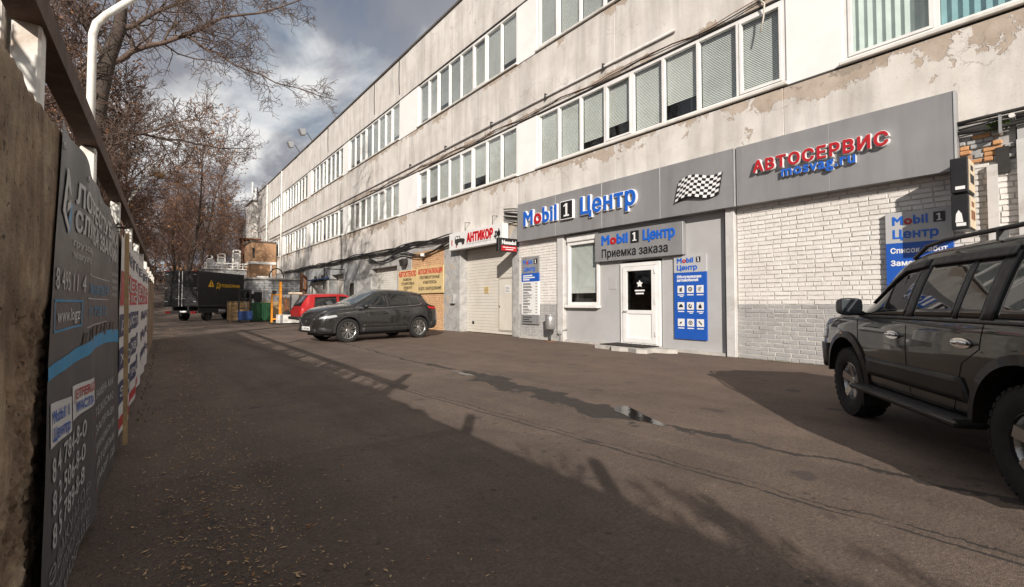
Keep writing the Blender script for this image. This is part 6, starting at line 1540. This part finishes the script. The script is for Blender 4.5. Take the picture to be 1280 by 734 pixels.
mb = MB(); mb.box(5.8, 6.3, 29.35, 30.3, .02, .1); mb.build('base', 'dark_metal', q); MB().lathe([(0, -.04), (.12, -.04), (.12, .04), (0, .04)], (5.95, 29.75, 1.85), 'Y', 14).build('pulley', 'black_plastic', q)
q = thing('white_chest', 'long white metal chest on the ground beside the orange lift mast', 'chest', (6.8, 28.8, 0))
MB().cbox(6.0, 7.7, 28.9, 29.45, .08, .56, .015).build('body', 'white_paint', q); part('runner', 'black_plastic', q, (6.15, 7.5, 29.0, 29.3, 0, .079)); part('edge_strip', 'galvanised', q, (6.1, 6.24, 28.89, 28.899, .1, .55))
q = thing('machine_cabinet', 'grey machine cabinet with a round dial standing on the white chest', 'cabinet', (6.95, 29.1, .56))
MB().cbox(6.72, 7.12, 28.98, 29.4, .562, 1.72, .02).build('case', 'galvanised', q); MB().cbox(6.6, 7.3, 28.95, 29.42, 1.722, 1.85, .03).build('head', 'beige_print', q); MB().tube([(6.92 + .1 * math.cos(a * .5236), 28.965, .98 + .1 * math.sin(a * .5236)) for a in range(13)], .012, 5).build('dial_ring', 'black_plastic', q)
q = thing('engine_block', 'brown rusty engine block on the white chest behind the orange mast', 'engine', (6.45, 29.15, .56))
MB().cbox(6.3, 6.68, 28.98, 29.4, .562, .75, .03).build('sump', 'dark_metal', q); MB().cbox(6.34, 6.62, 29.02, 29.36, .752, 1.5, .05).build('block', 'rust', q); MB().cbox(6.3, 6.66, 29.0, 29.38, 1.502, 1.7, .04).build('head', 'galvanised', q)
q = thing('standing_tyre', 'black tyre leaning between the machine cabinet and the red hatchback', 'tyre', (7.6, 29.9, 0))
MB().lathe([(.24, -.1), (.36, -.12), (.42, -.06), (.42, .06), (.36, .12), (.24, .1), (.24, -.1)], (7.6, 29.9, .42), 'Y', 28).build('carcass', 'rubber', q, smooth=True); MB().lathe([(0, -.05), (.2, -.05), (.245, -.1)], (7.6, 29.9, .42), 'Y', 24).build('rim', 'galvanised', q, smooth=True)
q = thing('leaning_plank', 'pale plank leaning at the rear of the red hatchback', 'plank', (7.9, 27.5, 0)); MB().bar((7.75, 27.4, 0), (8.1, 27.6, 1.55), .12, .04).build('board', 'wood_pale', q)
q = thing('rusty_post_frame', 'rusty steel post frame against the wall behind the yard clutter', 'frame', (8.6, 33, 0)); mb = MB(); mb.bar((8.6, 34.5, 0), (8.6, 34.5, 3.3), .16); mb.bar((9.6, 37.5, 0), (9.6, 37.5, 3.3), .16); mb.bar((8.6, 34.5, 3.2), (9.6, 37.5, 3.2), .12); mb.bar((8.6, 34.5, 2.2), (9.6, 37.5, 2.2), .1); mb.build('frame', 'rust', q)

# two people far up the lane
def person(label, x_, y_, coat, step, ph):
    me = bpy.data.meshes.new('body'); s_ = step
    V = [((0, 0, .92), .13), ((0, 0, 1.15), .13), ((0, 0, 1.38), .15), ((0, 0, 1.5), .06), ((0, .01, 1.6), .09), ((0, .01, 1.7), .085),
         ((.1, 0, .86), .095), ((.11, s_ * .16, .48), .065), ((.11, s_ * .12 - (.1 if s_ > 0 else 0), .08), .045), ((.11, s_ * .12 + .12, .04), .04),
         ((-.1, 0, .86), .095), ((-.11, -s_ * .16, .48), .065), ((-.11, -s_ * .3, .1), .045), ((-.11, -s_ * .3 + .12, .05), .04),
         ((.2, 0, 1.4), .065), ((.25, -s_ * .1, 1.12), .05), ((.25, s_ * .05, .88), .04), ((-.2, 0, 1.4), .065), ((-.25, s_ * .1, 1.12), .05), ((-.25, -s_ * .05 + .1, .88), .04)]
    E_ = [(0, 1), (1, 2), (2, 3), (3, 4), (4, 5), (0, 6), (6, 7), (7, 8), (8, 9), (0, 10), (10, 11), (11, 12), (12, 13), (2, 14), (14, 15), (15, 16), (2, 17), (17, 18), (18, 19)]
    me.from_pydata([v[0] for v in V], E_, []); o = bpy.data.objects.new('person', me); COL.objects.link(o)
    md = o.modifiers.new('s', 'SKIN'); sv = me.skin_vertices[0].data
    for i, v in enumerate(V): sv[i].radius = (v[1], v[1] * .8)
    sv[0].use_root = True; o.modifiers.new('d', 'SUBSURF').levels = 1
    dg = bpy.context.evaluated_depsgraph_get(); m2 = bpy.data.meshes.new_from_object(o.evaluated_get(dg)); o.modifiers.clear(); o.data = m2
    m2.materials.clear()
    for q_ in (coat, 'cloth_dark', 'skin'): m2.materials.append(MT[q_])
    for p_ in m2.polygons:
        zc = p_.center.z; p_.material_index = 2 if zc > 1.5 else (0 if zc > .82 else 1); p_.use_smooth = True
    o.location = (x_, y_, gz(x_, y_)); o.rotation_euler = (0, 0, ph); prop(o, label, 'person'); return o
person('person in dark clothes walking far up the lane, the left one', 1.5, 101, 'cloth_dark', 1, .2)
person('person in dark clothes walking far up the lane, beside the truck', 2.35, 102, 'cloth_blue', -1, 3.0)

# ================================================================== TREES
def frame_perp(d):
    u = d.orthogonal().normalized(); return u, d.cross(u)
def grow(mb, lf, p, d, L, r_, lvl, mx, rg, minr, kids, leafp, sides, up=.12):
    n = 4 if lvl < mx else 3; pts = [p.copy()]; rad = [r_]; cur = p.copy(); dd = d.copy(); nodes = []
    for k in range(n):
        j = Vector((rg.gauss(0, 1), rg.gauss(0, 1), rg.gauss(0, 1))) * (.16 + .05 * lvl); dd = (dd + j + Vector((0, 0, up * (1 if lvl < 3 else .3)))).normalized()
        cur = cur + dd * L / n; rr_ = max(minr, r_ * (1 - .72 * (k + 1) / n)); pts.append(cur.copy()); rad.append(rr_); nodes.append((cur.copy(), dd.copy(), rr_))
    mb.tube(pts, rad, sides if lvl > 0 else max(sides, 5), 0, False)
    if lvl >= mx:
        if leafp and rg.random() < leafp:
            for q in range(rg.randint(1, 3)):
                c_ = pts[-1] + Vector((rg.gauss(0, .06), rg.gauss(0, .06), rg.gauss(-.03, .05))); a = Vector((rg.gauss(0, 1), rg.gauss(0, 1), rg.gauss(0, 1))).normalized(); u, w_ = frame_perp(a); s_ = lf['s'] * rg.uniform(.6, 1.2)
                lf['mb'].add([c_ - u * s_, c_ - w_ * s_ * .6, c_ + u * s_, c_ + w_ * s_ * .6], [(0, 1, 2, 3)])
        return
    K = kids[min(lvl, len(kids) - 1)]
    for k in range(K):
        f_ = (k + 1 + rg.uniform(-.3, .3)) / (K + .3); i = min(n - 1, max(0, int(f_ * n))); bp, bd_, br_ = nodes[i]; prev = pts[i]; t_ = max(0, min(1, f_ * n - i)); bp = prev.lerp(pts[i + 1], t_)
        u, w_ = frame_perp(bd_); a = rg.uniform(0, 6.283); ang = R(rg.uniform(28, 62)); nd = (bd_ * math.cos(ang) + (u * math.cos(a) + w_ * math.sin(a)) * math.sin(ang)).normalized()
        grow(mb, lf, bp, nd, L * rg.uniform(.45, .68) * (1 - .25 * f_), max(minr, br_ * .62), lvl + 1, mx, rg, minr, kids, leafp, sides, up)
def tree_mesh(seed, H_, r0, mx, kids, minr, leafp, leafs, lean=(0, 0), clear=.25, sides=3, cone=1.0):
    """returns (trunk MB, crown MB, leaves MB)"""
    rg = random.Random(seed); tr = MB(); cr = MB(); lv = MB(); lf = {'mb': lv, 's': leafs}
    n = 10; pts = []; rad = []; p = Vector((0, 0, -.3)); d = Vector((lean[0], lean[1], 1)).normalized()
    for k in range(n + 1):
        pts.append(p.copy()); rad.append(max(minr * 1.5, r0 * (1 - .9 * k / n) * (1.25 if k == 0 else 1))); d = (d + Vector((rg.gauss(0, .05), rg.gauss(0, .05), .03))).normalized(); p = p + d * H_ / n
    tr.tube(pts, rad, 9)
    m_ = kids[0]
    for k in range(m_):
        f_ = clear + (1 - clear) * (k + rg.uniform(0, .8)) / m_; f_ = min(.98, f_); i = int(f_ * n); bp = pts[i].lerp(pts[i + 1], f_ * n - i); br_ = rad[i]
        a = k * 2.4 + rg.uniform(-.5, .5); el = R(rg.uniform(20, 55)) + f_ * .35; nd = Vector((math.cos(a) * math.cos(el), math.sin(a) * math.cos(el), math.sin(el)))
        grow(cr, lf, bp, nd, H_ * rg.uniform(.28, .40) * (1.15 - .75 * f_) * cone, br_ * .5, 1, mx, rg, minr, [None] + list(kids[1:]), leafp, sides)
    return tr, cr, lv
def tree_thing(name, label, loc, meshes, rz, sc_, group):
    q = thing(name, label, 'tree', loc, rz, group); q.scale = (sc_, sc_, sc_)
    for nm, me in meshes:
        o = bpy.data.objects.new(nm, me); COL.objects.link(o); o.parent = q
    return q
def bake(seed, tw, *a, **k):
    tr, cr, lv = tree_mesh(seed, *a, **k); out = []
    for nm, mb, mt, sm in (('trunk', tr, 'bark', True), ('crown', cr, tw, True)):
        b0 = len(mb.V)
        mats = [mt]
        if nm == 'crown' and lv.F: mb.add(lv.V, lv.F, 1); mats.append('leaf_brown')
        o = mb.build(nm, mats, None, smooth=True); out.append((nm, o.data)); bpy.data.objects.remove(o)
    return out
# big maple-like tree just behind the wall, limbs reaching over the lane
BT = thing('bare_tree', 'big bare tree behind the wall with limbs reaching out over the lane', 'tree', (-1.0, 17, 0))
rg = random.Random(77); tr = MB(); cr = MB(); lv = MB(); lf = {'mb': lv, 's': .05}
tp = [Vector(p) for p in ((-1.35, 17.1, -.3), (-1.3, 17.1, 3), (-1.18, 17.05, 5.5), (-1.05, 17, 7.0), (-.88, 17, 8.1), (-.68, 17.1, 8.95), (-.62, 17.3, 10.2), (-.4, 17.5, 12.2), (-.5, 17.8, 14.5), (-.2, 18, 16.5))]
tr.tube(tp, [.30, .25, .22, .20, .18, .15, .13, .1, .06, .03], 10); tr.build('trunk', 'bark', BT, smooth=True)
def limb(pts, r0, r1, k2, L2, mx=4):
    pts = [Vector(p) for p in pts]
    fine = []; 
    for i in range(len(pts) - 1):
        for k in range(3): fine.append(pts[i].lerp(pts[i + 1], k / 3) + Vector((rg.gauss(0, .025), rg.gauss(0, .04), rg.gauss(0, .025))) * (0 if i + k == 0 else 1))
    fine.append(pts[-1]); n = len(fine); r0 *= .78; k2 = int(k2 * 1.25); rad = [r0 + (r1 - r0) * i / (n - 1) for i in range(n)]; cr.tube(fine, rad, 6, 0, False)
    for k in range(k2):
        f_ = .12 + .88 * (k + rg.random() * .8) / k2; i = min(n - 2, int(f_ * (n - 1))); bd_ = (fine[i + 1] - fine[i]).normalized(); u, w_ = frame_perp(bd_); a = rg.uniform(0, 6.283); ang = R(rg.uniform(30, 65))
        nd = bd_ * math.cos(ang) + (u * math.cos(a) + w_ * math.sin(a)) * math.sin(ang)
        grow(cr, lf, fine[i], nd.normalized(), L2 * rg.uniform(.6, 1.2) * (1.2 - .6 * f_), max(.008, rad[i] * .5), 2, mx, rg, .0062, [0, 0, 6, 5, 3], .0, 3, .05)
limb([(-.95, 17, 7.8), (-.05, 16.9, 8.6), (.85, 16.7, 9.15), (1.7, 16.5, 9.9), (3.2, 16.3, 10.7), (4.9, 16.0, 12.0)], .10, .012, 26, 1.5)
limb([(.85, 16.7, 9.15), (1.35, 16.3, 8.75), (1.95, 16.0, 8.4), (3.1, 15.8, 8.1), (4.9, 15.5, 7.9)], .055, .01, 18, 1.2)
limb([(-.66, 17.1, 8.95), (.2, 17.3, 9.9), (1.2, 17.6, 11.0), (2.2, 18, 12.6)], .085, .012, 18, 1.5)
limb([(-.6, 17.3, 10.4), (.6, 17.8, 11.6), (2.4, 18.3, 12.2), (4.2, 18.6, 12.9)], .07, .01, 18, 1.4)
limb([(-1.1, 17, 6.8), (-2.2, 16.2, 8.2), (-3.0, 15.4, 9.6), (-3.2, 15, 11.5)], .10, .012, 20, 1.6)
limb([(-.9, 17, 8.0), (-1.8, 17.6, 9.6), (-2.6, 18, 11.2), (-2.7, 18.2, 13)], .09, .012, 18, 1.6)
limb([(-1.2, 17, 5.6), (-.3, 17.8, 6.3), (.9, 18.8, 6.6), (2.2, 20, 6.9), (3.3, 21, 7.4)], .07, .01, 22, 1.4)
limb([(-1.2, 17.05, 5.0), (-.5, 16.2, 5.6), (.4, 15.2, 5.9), (1.5, 14.5, 6.2)], .05, .01, 16, 1.2)
limb([(-.4, 17.5, 12.2), (.9, 17.4, 13.4), (2.0, 17.2, 15), (2.6, 17, 16.5)], .06, .01, 14, 1.5)
cr.build('crown', 'twig', BT, smooth=True)
# kinds of bare trees beyond
K1 = bake(1, 'twig_far', 14, .20, 4, (15, 7, 5, 4), .012, .0, .06)
K2 = bake(2, 'twig_far', 15, .17, 4, (17, 7, 5, 4), .012, .28, .085, clear=.15)
K3 = bake(3, 'twig_far', 13, .16, 4, (16, 7, 5, 4), .013, .08, .08, clear=.1)
K4 = bake(4, 'twig_far', 16, .19, 4, (15, 7, 5, 4), .013, .0, .07, clear=.3)
near_t = [(K2, 2.9, 54.5, 1.22, 'tall russet-leaved tree behind the left half of the box truck'), (K2, 4.6, 62, 1.2, 'russet-leaved tree behind the right half of the box truck'), (K2, 3.1, 66, 1.1, 'russet-leaved bare tree rising straight behind the box truck'), (K1, -3.6, 22, 1.0, 'bare tree behind the wall beyond the nearest lamp pole'),
          (K2, -2.2, 31, .95, 'bare tree with brown leaves behind the distant street lamp'), (K3, -4.4, 16, 1.0, 'slender bare tree set back behind the wall near the big tree')]
for i, (k_, x_, y_, s_, lab) in enumerate(near_t): tree_thing('bare_tree', lab, (x_, y_, gz(x_, y_)), k_, i * 1.3, s_, 'bare trees behind the wall')
more_t = [(-1.3, 27), (-2.0, 36), (-.9, 40), (-3.2, 28), (-1.6, 48), (-.3, 54), (-3.4, 42), (-5.5, 33), (-5.2, 22), (-7, 29), (-8.5, 19), (-2.6, 56)]
for i, (x_, y_) in enumerate(more_t): tree_thing('bare_tree', 'bare brown tree in the row behind the wall, lost among its neighbours', (x_, y_, gz(x_, y_)), (K4, K1)[i % 2] if x_ > -2.2 else (K3, K2)[i % 2], i * 2.1, .7 + .06 * (i % 4), 'bare trees in the row behind the wall')
rg = random.Random(5); cnt = 0
spots = []
for k in range(400):
    y_ = rg.uniform(34, 120); x_ = rg.uniform(-26, 26)
    az = math.degrees(math.atan2(x_, y_))
    if x_ > -2.5 and y_ < 68: continue
    if abs(x_ - 1.5 - (y_ - 90) * .0) < 1.6 and y_ < 108: continue
    if az > 11 or az < -24: continue
    if x_ > 8 and y_ < 72: continue
    if any((x_ - a) ** 2 + (y_ - b) ** 2 < 9 for a, b in spots): continue
    spots.append((x_, y_))
    if len(spots) >= 64: break
KK = (K1, K2, K3, K4, K3, K2)
for i, (x_, y_) in enumerate(spots):
    tree_thing('bare_tree', 'bare brown tree in the wood beyond the end of the lane', (x_, y_, gz(x_, y_)), KK[i % 6], rg.uniform(0, 6.28), rg.uniform(.75, 1.15), 'bare trees in the far wood')
# bare shrubs growing close behind the wall: their twigs blur the edge of the wall's shadow
def shrub_mesh(seed):
    rg_ = random.Random(seed); st = MB(); tw_ = MB(); lf_ = {'mb': MB(), 's': .03}
    for k in range(9):
        a = rg_.uniform(0, 6.28); d = Vector((.28 * math.cos(a), .28 * math.sin(a), 1)).normalized(); b = Vector((rg_.gauss(0, .12), rg_.gauss(0, .12), -.1)); e = b + d * 1.1
        st.tube([b, b.lerp(e, .5) + Vector((rg_.gauss(0, .03), rg_.gauss(0, .03), 0)), e], [.022, .018, .014], 5, 0, False)
        grow(tw_, lf_, e, d, 1.0, .013, 1, 4, rg_, .0075, [0, 5, 5, 4], 0, 3, .1)
    out = []
    for nm, mb_, m_ in (('stem', st, 'bark'), ('twigs', tw_, 'twig')): o = mb_.build(nm, m_, None, smooth=True); out.append((nm, o.data)); bpy.data.objects.remove(o)
    return out
SH = [shrub_mesh(s_) for s_ in (1, 2, 3)]; rg = random.Random(14); k = 0; y_ = -11.0
while y_ < 16:
    q = thing('bare_shrub', 'bare twiggy shrub in the row close behind the concrete wall', 'shrub', (wx(y_) - (1.0 if y_ < -1 else (.85, 1.25)[k % 2]) + rg.uniform(-.08, .06), y_, 0), rg.uniform(0, 6.28), 'bare shrubs behind the wall'); s_ = rg.uniform(.8, 1.12); q.scale = (s_, s_, s_ * rg.uniform(.9, 1.1)) if y_ < -1 else (.42 * s_, .8 * s_, s_ * rg.uniform(1.0, 1.25))
    for nm, me in SH[k % 3]: o = bpy.data.objects.new(nm, me); COL.objects.link(o); o.parent = q
    k += 1; y_ += rg.uniform(.3, .55); y_ = 1.2 if -1 < y_ < 1.2 else y_
# understorey brush of the far wood, one tangled mass
mb = MB(); rg = random.Random(9)
for k in range(5200):
    y_ = rg.uniform(72, 125); x_ = rg.uniform(-24, 24)
    if -1.2 < x_ - 1.6 < 1.4 and y_ < 108: continue
    h_ = rg.uniform(.8, 3.6); g_ = gz(x_, y_); p0 = Vector((x_, y_, g_)); p1 = p0 + Vector((rg.gauss(0, .5), rg.gauss(0, .5), h_ * .6)); p2 = p1 + Vector((rg.gauss(0, .6), rg.gauss(0, .6), h_ * .5))
    mb.tube([p0, p1, p2], [.03, .022, .012], 3, 0 if rg.random() < .75 else 1, False)
    if rg.random() < .5:
        a = rg.uniform(.08, .2); mb.add([p2 + Vector((-a, 0, 0)), p2 + Vector((0, 0, -a)), p2 + Vector((a, 0, 0)), p2 + Vector((0, 0, a))], [(0, 1, 2, 3)], 2)
prop(mb.build('brushwood', ['twig_far', 'bark', 'leaf_brown']), 'tangled brown brushwood of the far wood behind the truck', 'brush', kind='stuff')
